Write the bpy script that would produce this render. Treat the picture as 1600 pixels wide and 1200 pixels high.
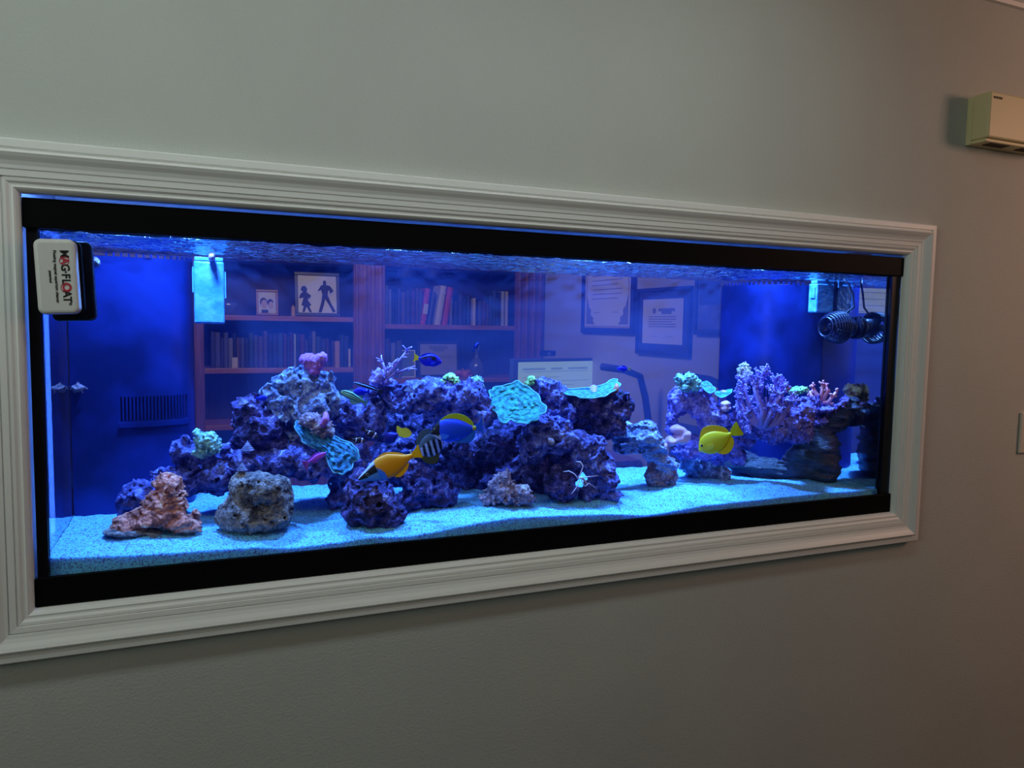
import bpy, bmesh, math, random
import numpy as np
from mathutils import Vector, Matrix
for o in list(bpy.data.objects): bpy.data.objects.remove(o)
random.seed(7)
SC = bpy.context.scene
COL = SC.collection
ZB = 1.0            # height of the tank opening's bottom edge above the floor
W, H, D = 1.84, 0.637, 0.42
R = math.radians
# ------------------------------------------------------------------ camera
CAM = Vector((0.2352, -1.3366, 0.4544 + ZB)); F = 1175.0
RT = Vector((0.92120154, -0.38873084, 0.016615)); UP = Vector((0.01568334, 0.07976605, 0.99669023))
FW = Vector((0.38876954, 0.91789199, -0.07957721))
cd = bpy.data.cameras.new('camera'); cam = bpy.data.objects.new('camera', cd); COL.objects.link(cam)
cd.sensor_width = 36; cd.lens = F / 1600 * 36; cd.clip_start = 0.02; cd.clip_end = 60
m = Matrix((RT, UP, -FW)).transposed().to_4x4(); m.translation = CAM; cam.matrix_world = m
SC.camera = cam
# ------------------------------------------------------------------ world, lights, exposure
wd = bpy.data.worlds.new('world'); SC.world = wd; wd.use_nodes = True
wd.node_tree.nodes['Background'].inputs[0].default_value = (0.6, 0.7, 0.8, 1); wd.node_tree.nodes['Background'].inputs[1].default_value = 0.3
SC.view_settings.view_transform = 'Standard'; SC.view_settings.look = 'None'
SC.view_settings.gamma = 1; SC.view_settings.exposure = 0; SC.view_settings.use_curve_mapping = False
SC.cycles.caustics_reflective = False; SC.cycles.caustics_refractive = False
SC.cycles.transparent_max_bounces = 16; SC.cycles.volume_bounces = 0
def area(name, loc, target, size, sizey, power, color, spread=180):
    l = bpy.data.lights.new(name, 'AREA'); l.shape = 'RECTANGLE'; l.size = size; l.size_y = sizey
    l.energy = power; l.color = color; l.spread = R(spread)
    o = bpy.data.objects.new(name, l); COL.objects.link(o); o.location = loc
    d = Vector(target) - Vector(loc); o.rotation_euler = d.to_track_quat('-Z', 'Y').to_euler(); return o
LEDC = (0.11, 0.34, 1.0)
for lx, pw in ((0.22, 6.5), (0.68, 6.8), (1.16, 9.0), (1.56, 9.0)):          # the reef lights in the canopy
    area('reef_led_light', (lx, 0.19, ZB + 0.80), (lx, 0.16, ZB), 0.07, 0.05, pw, LEDC, 120)
area('added_edge_light', (-0.005, 0.06, ZB + 0.80), (-0.007, 0.06, ZB), 0.012, 0.10, 3.0, (0.12, 0.3, 1.0))  # added hidden light, stands in for hood light spilling down the left gap
area('added_edge_light', (-0.002, 0.30, ZB + 0.31), (-0.016, 0.10, ZB + .31), 0.008, 0.60, 0.9, (0.08, 0.25, 1.0))  # second added light in the cavity, brightens the blue line lower down
area('added_canopy_light', (0.9, 0.30, ZB + 0.88), (0.9, 0.36, ZB + 0.6), 1.84, 0.03, 0.25, (0.05, 0.10, 1.0))  # added light in the hood, feeds the blue lines in the gaps
area('window_light', (-2.6, -2.0, 2.05), (0.5, 0, 2.25), 1.4, 0.8, 6.8, (0.88, 1.0, 0.82), 95)
area('ceiling_light', (0.3, -0.62, 2.40), (0.3, -0.1, 1.7), 2.4, 0.3, 4.6, (0.88, 1.0, 0.96), 110)
area('hall_light', (3.5, -1.2, 2.1), (2.4, 0, 1.3), 0.5, 0.5, 10, (1.0, 0.54, 0.38))
area('office_light', (0.9, 2.3, 2.38), (1.2, 3.2, 0.9), 1.2, 0.8, 17, (1.0, 0.84, 0.76))
# ------------------------------------------------------------------ helpers: pixels of the photo to points of the place
def ray(px, py): return ((px - 800) / F) * RT + ((600 - py) / F) * UP + FW
def at(px, py, Y):
    d = ray(px, py); return CAM + d * ((Y - CAM.y) / d.y)
def atX(px, py, X):
    d = ray(px, py); return CAM + d * ((X - CAM.x) / d.x)
class Fr:
    """a local frame: origin at the point seen at (px, py) at depth Y; r = sideways, h = away, z = up; s = metres per pixel"""
    def __init__(s, px, py, Y):
        s.px, s.py = px, py; s.c = at(px, py, Y)
        h = Vector((s.c.x - CAM.x, s.c.y - CAM.y, 0)); h.normalize(); s.h = h; s.r = Vector((h.y, -h.x, 0))
        dep = (s.c - CAM).dot(FW); ct = h.dot(Vector((FW.x, FW.y, 0)).normalized())
        s.s = dep / F; s.sx = dep / F * ct
    def p(s, px, py, d=0.0): return s.c + s.r * ((px - s.px) * s.sx) + Vector((0, 0, 1)) * (-(py - s.py) * s.s) + s.h * d
    def mat(s):
        M = Matrix((s.r, s.h, (0, 0, 1))).transposed().to_4x4(); M.translation = s.c; return M
# ------------------------------------------------------------------ helpers: materials
def nodes(name):
    m = bpy.data.materials.new(name); m.use_nodes = True; nt = m.node_tree
    return m, nt, nt.nodes['Principled BSDF'], nt.nodes['Material Output']
def mat(name, c, rough=0.5, c2=None, scale=20, bump=0.0, bscale=60, spec=0.5, metal=0, detail=3, emit=None, es=0, lo=.4, hi=.6, c3=None, stretch=None, coat=0, bd=0.002):
    m, nt, b, out = nodes(name)
    b.inputs['Base Color'].default_value = (*c, 1); b.inputs['Roughness'].default_value = rough
    b.inputs['Specular IOR Level'].default_value = spec; b.inputs['Metallic'].default_value = metal
    b.inputs['Coat Weight'].default_value = coat
    if emit: b.inputs['Emission Color'].default_value = (*emit, 1); b.inputs['Emission Strength'].default_value = es
    tc = nt.nodes.new('ShaderNodeTexCoord'); vec = tc.outputs['Object']
    if stretch:
        mp = nt.nodes.new('ShaderNodeMapping'); mp.inputs['Scale'].default_value = stretch; nt.links.new(vec, mp.inputs[0]); vec = mp.outputs[0]
    if c2:
        n = nt.nodes.new('ShaderNodeTexNoise'); n.inputs['Scale'].default_value = scale; n.inputs['Detail'].default_value = detail
        nt.links.new(vec, n.inputs['Vector']); r = nt.nodes.new('ShaderNodeValToRGB')
        r.color_ramp.elements[0].position = lo; r.color_ramp.elements[1].position = hi
        r.color_ramp.elements[0].color = (*c, 1); r.color_ramp.elements[1].color = (*c2, 1)
        if c3: e = r.color_ramp.elements.new(min(hi + .12, .98)); e.color = (*c3, 1)
        nt.links.new(n.outputs['Fac'], r.inputs[0]); nt.links.new(r.outputs[0], b.inputs['Base Color'])
    if bump:
        n = nt.nodes.new('ShaderNodeTexNoise'); n.inputs['Scale'].default_value = bscale; n.inputs['Detail'].default_value = 4
        nt.links.new(vec, n.inputs['Vector']); bp = nt.nodes.new('ShaderNodeBump'); bp.inputs['Strength'].default_value = bump
        bp.inputs['Distance'].default_value = bd; nt.links.new(n.outputs['Fac'], bp.inputs['Height']); nt.links.new(bp.outputs[0], b.inputs['Normal'])
    return m
def attr_mat(name, rough=0.4, bump=0.0, bscale=300, spec=.4):
    """colour pattern stored on the mesh (fish livery, printed pictures)"""
    m, nt, b, out = nodes(name); a = nt.nodes.new('ShaderNodeAttribute'); a.attribute_name = 'col'
    nt.links.new(a.outputs['Color'], b.inputs['Base Color']); b.inputs['Roughness'].default_value = rough; b.inputs['Specular IOR Level'].default_value = spec
    n = nt.nodes.new('ShaderNodeTexNoise'); n.inputs['Scale'].default_value = bscale
    bp = nt.nodes.new('ShaderNodeBump'); bp.inputs['Strength'].default_value = bump; bp.inputs['Distance'].default_value = .001
    nt.links.new(n.outputs['Fac'], bp.inputs['Height']); nt.links.new(bp.outputs[0], b.inputs['Normal']); return m
# ------------------------------------------------------------------ helpers: objects
def tag(o, label=None, cat=None, group=None, kind=None):
    if label: o['label'] = label
    if cat: o['category'] = cat
    if group: o['group'] = group
    if kind: o['kind'] = kind
    return o
def empty(name, loc, label, cat, group=None):
    o = bpy.data.objects.new(name, None); COL.objects.link(o); o.location = loc; o.empty_display_size = .02
    return tag(o, label, cat, group)
def link(name, me, mt=None, parent=None, M=None):
    o = bpy.data.objects.new(name, me); COL.objects.link(o)
    if mt is not None and not me.materials: me.materials.append(mt)
    if M is not None: o.matrix_world = M
    if parent is not None:
        pm = Matrix.LocRotScale(parent.location, parent.rotation_euler, parent.scale)
        if parent.parent: pm = Matrix.Translation(parent.parent.location) @ pm
        o.parent = parent; o.matrix_local = pm.inverted() @ (M if M is not None else Matrix())
    return o
def obj(name, bm, mt, parent=None, smooth=False, M=None, origin=None):
    """a bmesh in world coordinates (or placed by M) becomes ONE object"""
    me = bpy.data.meshes.new(name)
    if origin is not None and M is None:
        bmesh.ops.translate(bm, verts=bm.verts, vec=-Vector(origin)); M = Matrix.Translation(origin)
    bmesh.ops.recalc_face_normals(bm, faces=bm.faces)
    bm.to_mesh(me); bm.free()
    if smooth: me.polygons.foreach_set('use_smooth', [True] * len(me.polygons))
    return link(name, me, mt, parent, M)
def box(bm, x0, x1, y0, y1, z0, z1, bev=0.0, M=None, seg=2):
    r = bmesh.ops.create_cube(bm, size=1); vs = r['verts']
    bmesh.ops.scale(bm, verts=vs, vec=(abs(x1 - x0), abs(y1 - y0), abs(z1 - z0)))
    bmesh.ops.translate(bm, verts=vs, vec=((x0 + x1) / 2, (y0 + y1) / 2, (z0 + z1) / 2))
    if bev:
        es = list({e for v in vs for e in v.link_edges})
        r = bmesh.ops.bevel(bm, geom=es, offset=bev, segments=seg, affect='EDGES', profile=.5); vs = list({v for f in r['faces'] for v in f.verts} | {v for v in vs if v.is_valid})
    if M is not None: bmesh.ops.transform(bm, matrix=M, verts=[v for v in vs if v.is_valid])
    return bm
def B(*a, **k): return box(bmesh.new(), *a, **k)
def tube(bm, pts, rad, n=8, cap=True):
    """a tapering tube along points; rad is a number or one per point"""
    pts = [Vector(p) for p in pts]; k = len(pts); rs = rad if isinstance(rad, (list, tuple)) else [rad] * k
    rings = []; prev = None
    for i, p in enumerate(pts):
        d = (pts[min(i + 1, k - 1)] - pts[max(i - 1, 0)]).normalized()
        if prev is None: a = d.orthogonal().normalized()
        else: a = (prev - d * prev.dot(d)); a = a.normalized() if a.length > 1e-6 else d.orthogonal().normalized()
        prev = a; b = d.cross(a)
        rings.append([bm.verts.new(p + (a * math.cos(2 * math.pi * j / n) + b * math.sin(2 * math.pi * j / n)) * rs[i]) for j in range(n)])
    for i in range(k - 1):
        for j in range(n): bm.faces.new((rings[i][j], rings[i][(j + 1) % n], rings[i + 1][(j + 1) % n], rings[i + 1][j]))
    if cap: bm.faces.new(rings[0][::-1]); bm.faces.new(rings[-1])
    return bm
def lathe(bm, prof, n=24, M=None):
    """profile of (radius, height) turned about the local Z"""
    vs = []; rings = []
    for r, z in prof: 
        ring = [bm.verts.new((r * math.cos(2 * math.pi * j / n), r * math.sin(2 * math.pi * j / n), z)) for j in range(n)]; rings.append(ring); vs += ring
    for i in range(len(prof) - 1):
        for j in range(n): bm.faces.new((rings[i][j], rings[i][(j + 1) % n], rings[i + 1][(j + 1) % n], rings[i + 1][j]))
    bm.faces.new(rings[0][::-1]); bm.faces.new(rings[-1])
    if M is not None: bmesh.ops.transform(bm, matrix=M, verts=vs)
    return bm
def prism(bm, pts, thick, M=None):
    """outline in local XZ given thickness along Y"""
    a = [bm.verts.new((x, -thick / 2, z)) for x, z in pts]; b = [bm.verts.new((x, thick / 2, z)) for x, z in pts]
    bm.faces.new(a); bm.faces.new(b[::-1]); n = len(pts)
    for i in range(n): bm.faces.new((a[i], b[i], b[(i + 1) % n], a[(i + 1) % n]))
    if M is not None: bmesh.ops.transform(bm, matrix=M, verts=a + b)
    return bm
def smooth_poly(pts, k=4):
    """Catmull-Rom through a closed outline"""
    out = []; n = len(pts)
    for i in range(n):
        p0, p1, p2, p3 = [np.array(pts[(i + q) % n], float) for q in (-1, 0, 1, 2)]
        for j in range(k):
            t = j / k; out.append(tuple(.5 * (2 * p1 + (p2 - p0) * t + (2 * p0 - 5 * p1 + 4 * p2 - p3) * t * t + (3 * p1 - p0 - 3 * p2 + p3) * t ** 3)))
    return out
# ------------------------------------------------------------------ helpers: noise and implicit surfaces (rocks and corals)
rng = np.random.RandomState(3); LAT = rng.rand(32, 32, 32); FPT = rng.rand(16, 16, 16, 3)
def vnoise(P):
    i = np.floor(P).astype(int); f = P - i; f = f * f * (3 - 2 * f); i &= 31; j = (i + 1) & 31; r = 0
    for a in (0, 1):
        for b in (0, 1):
            for c in (0, 1):
                r = r + LAT[(j if a else i)[:, 0], (j if b else i)[:, 1], (j if c else i)[:, 2]] * (f[:, 0] if a else 1 - f[:, 0]) * (f[:, 1] if b else 1 - f[:, 1]) * (f[:, 2] if c else 1 - f[:, 2])
    return r
def fbm(P, o=3):
    r = 0; a = .5
    for k in range(o): r = r + a * (vnoise(P * 2 ** k + 7.3 * k) - .5) * 2; a *= .5
    return r
def worley(P):
    i = np.floor(P).astype(int); best = np.full(len(P), 9.)
    for a in (-1, 0, 1):
        for b in (-1, 0, 1):
            for c in (-1, 0, 1):
                q = i + np.array((a, b, c)); qq = q & 15
                d = ((q + FPT[qq[:, 0], qq[:, 1], qq[:, 2]] - P) ** 2).sum(1); best = np.minimum(best, d)
    return np.sqrt(best)
def surfnet(g, org, h):
    s = g < 0; n = g.shape; cn = {}
    for a in (0, 1):
        for b in (0, 1):
            for c in (0, 1): cn[a, b, c] = (slice(a, n[0] - 1 + a), slice(b, n[1] - 1 + b), slice(c, n[2] - 1 + c))
    tot = sum(s[k].astype(int) for k in cn.values()); act = (tot > 0) & (tot < 8)
    idx = -np.ones(act.shape, int); idx[act] = np.arange(act.sum()); base = np.argwhere(act).astype(float)
    pos = np.zeros_like(base); cnt = np.zeros(len(base))
    for k in cn:
        for ax in range(3):
            if k[ax]: continue
            k2 = list(k); k2[ax] = 1; ga = g[cn[k]][act]; gb = g[cn[tuple(k2)]][act]; mm = (ga < 0) != (gb < 0)
            t = ga[mm] / (ga[mm] - gb[mm]); p = np.tile(np.array(k, float), (mm.sum(), 1)); p[:, ax] = t; pos[mm] += p; cnt[mm] += 1
    V = (base + pos / cnt[:, None]) * h + org; Fs = []
    for ax in range(3):
        u, v = (ax + 1) % 3, (ax + 2) % 3
        sl0 = [slice(1, -1)] * 3; sl0[ax] = slice(0, -1); sl1 = list(sl0); sl1[ax] = slice(1, None)
        a = s[tuple(sl0)]; b = s[tuple(sl1)]; e = np.argwhere(a != b); flip = a[tuple(e.T)]; e = e + np.array([0 if q == ax else 1 for q in range(3)])
        def cell(du, dv):
            q = e.copy(); q[:, u] += du; q[:, v] += dv; return idx[tuple(q.T)]
        quad = np.stack([cell(-1, -1), cell(0, -1), cell(0, 0), cell(-1, 0)], 1)
        quad[~flip] = quad[~flip][:, ::-1]; Fs.append(quad)
    return V, np.concatenate(Fs)
def mesh_np(name, V, Q, smooth=True):
    me = bpy.data.meshes.new(name); me.vertices.add(len(V)); me.vertices.foreach_set('co', np.asarray(V, np.float32).ravel())
    me.loops.add(Q.size); me.polygons.add(len(Q)); me.loops.foreach_set('vertex_index', Q.astype(np.int32).ravel())
    me.polygons.foreach_set('loop_start', np.arange(0, Q.size, Q.shape[1], dtype=np.int32))
    me.update(calc_edges=True); me.validate()
    if smooth: me.polygons.foreach_set('use_smooth', [True] * len(me.polygons))
    return me
def smin(a, b, k):
    h = np.clip(.5 + .5 * (b - a) / k, 0, 1); return b + (a - b) * h - k * h * (1 - h)
def blob(name, label, cat, px, py, Y, ells, mt, style='crag', vox=.0023, k=.012, parent=None, amp=1.0, group=None):
    """rock or coral lump: a smooth union of ellipsoids (centre px, py; radii in px; dy, depth radius in m; tilt) roughened by 3-D noise"""
    fr = Fr(px, py, Y); E = []; lo = np.full(3, 9.); hi = np.full(3, -9.)
    for e in ells:
        ex, ey, rx, rz = e[:4]; dy = e[4] if len(e) > 4 else 0; rd = e[5] if len(e) > 5 else max(.02, min(rx, rz) * fr.s * 1.05); rot = R(e[6]) if len(e) > 6 else 0
        c = np.array(((ex - px) * fr.sx, dy, -(ey - py) * fr.s)); r = np.array((rx * fr.sx, rd, rz * fr.s)); E.append((c, r, rot))
        mr = max(r[0], r[2]) if rot else None; ext = np.array((mr or r[0], r[1], mr or r[2])); lo = np.minimum(lo, c - ext); hi = np.maximum(hi, c + ext)
    lo -= .016; hi += .016; n = np.ceil((hi - lo) / vox).astype(int) + 1
    ax = [lo[i] + vox * np.arange(n[i]) for i in range(3)]; G = np.stack(np.meshgrid(*ax, indexing='ij'), -1).reshape(-1, 3)
    d = np.full(len(G), 9.)
    for c, r, rot in E:
        q = G - c
        if rot: ca, sa = math.cos(rot), math.sin(rot); q = np.stack([q[:, 0] * ca + q[:, 2] * sa, q[:, 1], -q[:, 0] * sa + q[:, 2] * ca], 1)
        l = np.sqrt(((q / r) ** 2).sum(1)); l2 = np.sqrt(((q / (r * r)) ** 2).sum(1)) + 1e-9
        d = smin(d, np.where(l > .05, l * (l - 1) / l2, -r.min()), k)
    near = np.abs(d) < .034; P = G[near] + np.array(fr.c)
    dd = d[near]
    if style == 'crag':
        q = P + .006 * fbm(P / .02, 2)[:, None]
        dd = dd - .005 + amp * (.020 * fbm(P / .04, 2) + .040 * (.52 - worley(q / .021)).clip(0, 1) + .016 * (.5 - worley(q / .009 + 5)).clip(0, 1) + .010 * fbm(q / .013, 2))
    elif style == 'porous':
        dd = dd + amp * (.012 * fbm(P / .05, 3) + .022 * (.36 - worley(P / .014)).clip(0, 1) + .012 * (.4 - worley(P / .007)).clip(0, 1) + .004 * fbm(P / .008, 2))
    elif style == 'fold':
        q = P + .01 * fbm(P / .03, 2)[:, None]; dd = dd + amp * (.018 * fbm(q / np.array((.04, .04, .022)), 3) - .009 * (1 - np.abs(fbm(q / np.array((.024, .024, .011)), 3)) * 3.2).clip(0, 1) + .010 * (.45 - worley(q / .012)).clip(0, 1) + .003)
    elif style == 'bumpy':
        dd = dd + amp * (.014 * fbm(P / .03, 2) - .013 * (.62 - worley(P / .0095)).clip(0, 1) + .005 * fbm(P / .008, 2) + .003)
    elif style == 'layer':
        dd = dd + amp * (.012 * fbm(P / np.array((.07, .05, .012)), 3) + .003 * fbm(P / .01, 2))
    elif style == 'soft':
        dd = dd + amp * .005 * fbm(P / .02, 2)
    elif style == 'brain':
        dd = dd + amp * (.006 * fbm(P / .018, 2) + .0022 * np.sin(P[:, 0] * 700 + 9 * fbm(P / .015, 2)))
    elif style == 'polyp':
        dd = dd + amp * (.008 * fbm(P / .02, 2) - .011 * (.62 - worley(P / .0075)).clip(0, 1) + .002)
    d[near] = dd; V, Q = surfnet(d.reshape(n), lo, vox)
    me = mesh_np(name, V, Q); o = link(name, me, mt, parent, fr.mat())
    if label: tag(o, label, cat, group)
    return o
# ------------------------------------------------------------------ materials
M_wall = mat('wall_paint', (.56, .585, .555), .75, c2=(.54, .56, .535), scale=3, bump=.5, bscale=210, spec=.25)
M_wall2 = mat('low_bounce_wall_paint', (.26, .28, .26), .8, bump=.2, bscale=200)  # unseen room walls made darker to cut bounced light
M_trim = mat('trim_paint', (.84, .85, .84), .4, spec=.35)
M_ceil = mat('ceiling_paint', (.6, .6, .58), .9, bump=.1)
M_floor = mat('oak_floor', (.10, .085, .07), .4, c2=(.07, .06, .05), scale=4, stretch=(1, 12, 1))
M_black = mat('black_plastic', (.004, .004, .005), .5, spec=.05, bump=.02)
M_sil = mat('black_silicone', (.004, .004, .008), .4, spec=.3)
M_white = mat('white_panel', (.75, .75, .78), .6, bump=.03)
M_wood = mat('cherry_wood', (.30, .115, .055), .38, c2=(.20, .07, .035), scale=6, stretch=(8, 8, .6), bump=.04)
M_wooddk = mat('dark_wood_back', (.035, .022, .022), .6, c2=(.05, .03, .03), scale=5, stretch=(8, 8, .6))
M_owall = mat('office_wall_paint', (.50, .50, .50), .8, c2=(.47, .47, .48), scale=2, bump=.1, bscale=120)
# glass and water
def glass_mat(name, refl, tint=(.96, .985, 1)):
    m, nt, b, out = nodes(name); nt.nodes.remove(b)
    t = nt.nodes.new('ShaderNodeBsdfTransparent'); t.inputs[0].default_value = (*tint, 1)
    g = nt.nodes.new('ShaderNodeBsdfGlossy'); g.inputs['Roughness'].default_value = .01; g.inputs[0].default_value = (.9, .93, 1, 1)
    mx = nt.nodes.new('ShaderNodeMixShader'); nt.links.new(t.outputs[0], mx.inputs[1]); nt.links.new(g.outputs[0], mx.inputs[2])
    if refl is None:
        fr = nt.nodes.new('ShaderNodeLayerWeight'); fr.inputs[0].default_value = .06
        ma = nt.nodes.new('ShaderNodeMath'); ma.operation = 'MULTIPLY'; ma.inputs[1].default_value = 1.0
        nt.links.new(fr.outputs['Fresnel'], ma.inputs[0]); nt.links.new(ma.outputs[0], mx.inputs[0])
    else: mx.inputs[0].default_value = refl
    nt.links.new(mx.outputs[0], out.inputs[0]); return m
M_glass = glass_mat('clear_glass', None)
M_sideglass = glass_mat('side_glass', .72, (.8, .85, 1))
def film_mat():
    """rear pane: glass with a thin algae film, its blue tint standing in for a haze of reef light"""
    m, nt, b, out = nodes('filmed_glass'); nt.nodes.remove(b)
    t = nt.nodes.new('ShaderNodeBsdfTransparent'); d = nt.nodes.new('ShaderNodeBsdfDiffuse'); d.inputs[0].default_value = (.25, .33, .9, 1)  # blue of the lamps put into the film colour as haze
    tc = nt.nodes.new('ShaderNodeTexCoord'); mp = nt.nodes.new('ShaderNodeMapping'); mp.inputs['Rotation'].default_value = (0, .7, 0); mp.inputs['Scale'].default_value = (1, 1, 5)
    n = nt.nodes.new('ShaderNodeTexNoise'); n.inputs['Scale'].default_value = 5; n.inputs['Detail'].default_value = 5
    nt.links.new(tc.outputs['Object'], mp.inputs[0]); nt.links.new(mp.outputs[0], n.inputs['Vector'])
    mr = nt.nodes.new('ShaderNodeMapRange'); mr.inputs[3].default_value = .02; mr.inputs[4].default_value = .08
    nt.links.new(n.outputs['Fac'], mr.inputs[0]); mx = nt.nodes.new('ShaderNodeMixShader')
    nt.links.new(mr.outputs[0], mx.inputs[0]); nt.links.new(t.outputs[0], mx.inputs[1]); nt.links.new(d.outputs[0], mx.inputs[2]); nt.links.new(mx.outputs[0], out.inputs[0]); return m
M_film = film_mat()
def water_mat():
    m, nt, b, out = nodes('salt_water'); nt.nodes.remove(b)
    v = nt.nodes.new('ShaderNodeVolumePrincipled'); v.inputs['Color'].default_value = (.12, .17, 1, 1); v.inputs['Density'].default_value = .10
    v.inputs['Anisotropy'].default_value = .2
    t = nt.nodes.new('ShaderNodeBsdfTransparent'); nt.links.new(t.outputs[0], out.inputs[0]); nt.links.new(v.outputs[0], out.inputs[1]); return m
M_water = water_mat()
def surface_mat():
    """the water's rippled surface: mirrors at grazing angles from below, lets the lamps through from above"""
    m, nt, b, out = nodes('water_surface'); nt.nodes.remove(b)
    tc = nt.nodes.new('ShaderNodeTexCoord'); mp = nt.nodes.new('ShaderNodeMapping'); mp.inputs['Scale'].default_value = (.55, 1.0, 1)
    n = nt.nodes.new('ShaderNodeTexNoise'); n.inputs['Scale'].default_value = 55; n.inputs['Detail'].default_value = 4; n.inputs['Distortion'].default_value = .6
    nt.links.new(tc.outputs['Object'], mp.inputs[0]); nt.links.new(mp.outputs[0], n.inputs['Vector'])
    bp = nt.nodes.new('ShaderNodeBump'); bp.inputs['Distance'].default_value = .02; bp.inputs['Strength'].default_value = 1; nt.links.new(n.outputs['Fac'], bp.inputs['Height'])
    fr = nt.nodes.new('ShaderNodeFresnel'); fr.inputs[0].default_value = 1.33
    g = nt.nodes.new('ShaderNodeBsdfGlossy'); g.inputs['Roughness'].default_value = .03; nt.links.new(bp.outputs[0], g.inputs['Normal'])
    gl = nt.nodes.new('ShaderNodeBsdfTransparent'); mx = nt.nodes.new('ShaderNodeMixShader')
    nt.links.new(fr.outputs[0], mx.inputs[0]); nt.links.new(gl.outputs[0], mx.inputs[1]); nt.links.new(g.outputs[0], mx.inputs[2]); nt.links.new(mx.outputs[0], out.inputs[0]); return m
M_surf = surface_mat()
# ------------------------------------------------------------------ the front room
def struct(name, bm, m, parent=None, **k):
    o = obj(name, bm, m, parent, **k)
    if parent is None: o['kind'] = 'structure'
    return o
XL, XR, YF, CZ = -3.0, 3.75, -4.0, 2.42
struct('floor', B(XL - .1, XR + .1, YF - .1, 4.1, -.1, 0), M_floor)
struct('ceiling', B(XL - .1, XR + .1, YF - .1, 4.1, CZ, CZ + .1), M_ceil)
bm = bmesh.new()      # the wall with the tank's opening, 12 cm thick
z0, z1 = ZB - .02, ZB + H + .02
box(bm, XL, -.03, 0, .008, 0, CZ); box(bm, W + .02, XR, 0, .12, 0, CZ); box(bm, -.03, W + .02, 0, .12, 0, z0); box(bm, -.03, W + .02, 0, .008, z1, CZ); box(bm, XL, -.03, .008, .12, 0, CZ); box(bm, -.03, W + .02, .008, .12, ZB + 1.02, CZ)
struct('wall_front', bm, M_wall)
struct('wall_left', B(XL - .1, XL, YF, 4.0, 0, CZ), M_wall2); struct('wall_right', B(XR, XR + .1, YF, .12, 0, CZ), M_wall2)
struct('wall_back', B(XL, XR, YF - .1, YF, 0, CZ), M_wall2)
# casing around the opening: four mitred lengths of moulding
prof = [(0, 0), (0, .014), (.0025, .0165), (.0125, .017), (.014, .0145), (.016, .0145), (.018, .0195), (.021, .0205), (.026, .0185), (.032, .0155), (.038, .0135), (.043, .0128), (.0436, .0105), (.0446, .0105), (.0452, .0124), (.0535, .0118), (.054, .0098), (.0552, .0098), (.056, .0108), (.060, .0102), (.0635, .0082), (.066, .0078), (.0685, .0082), (.071, .0068), (.074, .0040), (.0755, 0)]
TW = .0755
def casing(name, side):
    bm = bmesh.new(); rows = []
    for u, hgt in prof:
        o = TW - u; y = -hgt * 1.35
        xl, xr, zl, zt = -o, W + o, ZB - o, ZB + H + o
        a, b = {'top': ((xl, zt), (xr, zt)), 'bottom': ((xr, zl), (xl, zl)), 'left': ((xl, zl), (xl, zt)), 'right': ((xr, zt), (xr, zl))}[side]
        rows.append((bm.verts.new((a[0], y, a[1])), bm.verts.new((b[0], y, b[1]))))
    for i in range(len(rows) - 1): bm.faces.new((rows[i][0], rows[i][1], rows[i + 1][1], rows[i + 1][0]))
    # inner return into the opening and the closed back
    la, lb = rows[-1]; dx = {'top': (0, 0), 'bottom': (0, 0), 'left': (0, 0), 'right': (0, 0)}[side]
    c = bm.verts.new(la.co + Vector((0, .010, 0))); d = bm.verts.new(lb.co + Vector((0, .010, 0))); bm.faces.new((la, lb, d, c))
    struct(name, bm, M_trim)
casing('trim_1', 'top'); casing('trim_2', 'right'); casing('trim_3', 'bottom'); casing('trim_4', 'left')
# crown moulding at the ceiling, baseboard
bm = bmesh.new(); cz = 2.276
pr = [(0, 0), (-.012, .0), (-.014, .010), (-.022, .014), (-.03, .03), (-.05, .06), (-.075, .085), (-.085, .095), (-.098, .1), (-.10, .115), (-.11, .12), (-.11, CZ - cz), (0, CZ - cz)]
for x in (XL, XR): pass
a = [bm.verts.new((XL, y, cz + z)) for y, z in pr]; b = [bm.verts.new((XR, y, cz + z)) for y, z in pr]
for i in range(len(pr)): bm.faces.new((a[i], a[(i + 1) % len(pr)], b[(i + 1) % len(pr)], b[i]))
bm.faces.new(a); bm.faces.new(b[::-1]); struct('trim_5', bm, M_trim)
struct('baseboard_front', B(XL, XR, -.018, 0, 0, .13, .004), M_trim)
# ------------------------------------------------------------------ the aquarium
tank = empty('aquarium', (W / 2, D / 2, ZB), 'long built-in glass aquarium with black rims inside the white moulded frame', 'aquarium')
GX0, GX1, GY0, GY1 = .008, 1.826, .012, D          # outer faces of the panes
obj('front_pane', B(GX0, GX1, GY0, GY0 + .008, ZB + .012, ZB + H - .012), M_glass, tank)
obj('back_pane', B(GX0, GX1, GY1, GY1 + .008, ZB + .012, ZB + H - .012), M_film, tank)
obj('side_pane', B(GX0, GX0 + .008, GY0 + .009, GY1 - .001, ZB + .012, ZB + H - .012), M_sideglass, tank)
SX = 1.814                                         # inner face of the right pane
obj('side_pane', B(SX, SX + .008, GY0 + .009, GY1 - .001, ZB + .012, ZB + H - .012), M_sideglass, tank)
obj('bottom_pane', B(GX0, GX1, GY0 + .009, GY1 - .001, ZB + .002, ZB + .011), M_black, tank)
def rim(name, za, zb):
    bm = bmesh.new()
    box(bm, .001, W - .002, .002, .0115, za, zb, .0012); box(bm, .001, W - .002, GY1 + .009, GY1 + .019, za, zb, .0012)
    box(bm, .001, .007, .0116, GY1 + .0089, za, zb); box(bm, GX1 + .001, W - .002, .0116, GY1 + .0089, za, zb)
    return obj(name, bm, M_black, tank)
rim('top_rim', ZB + .5872, ZB + .6315); rim('bottom_rim', ZB + .0005, ZB + .0465)
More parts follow.
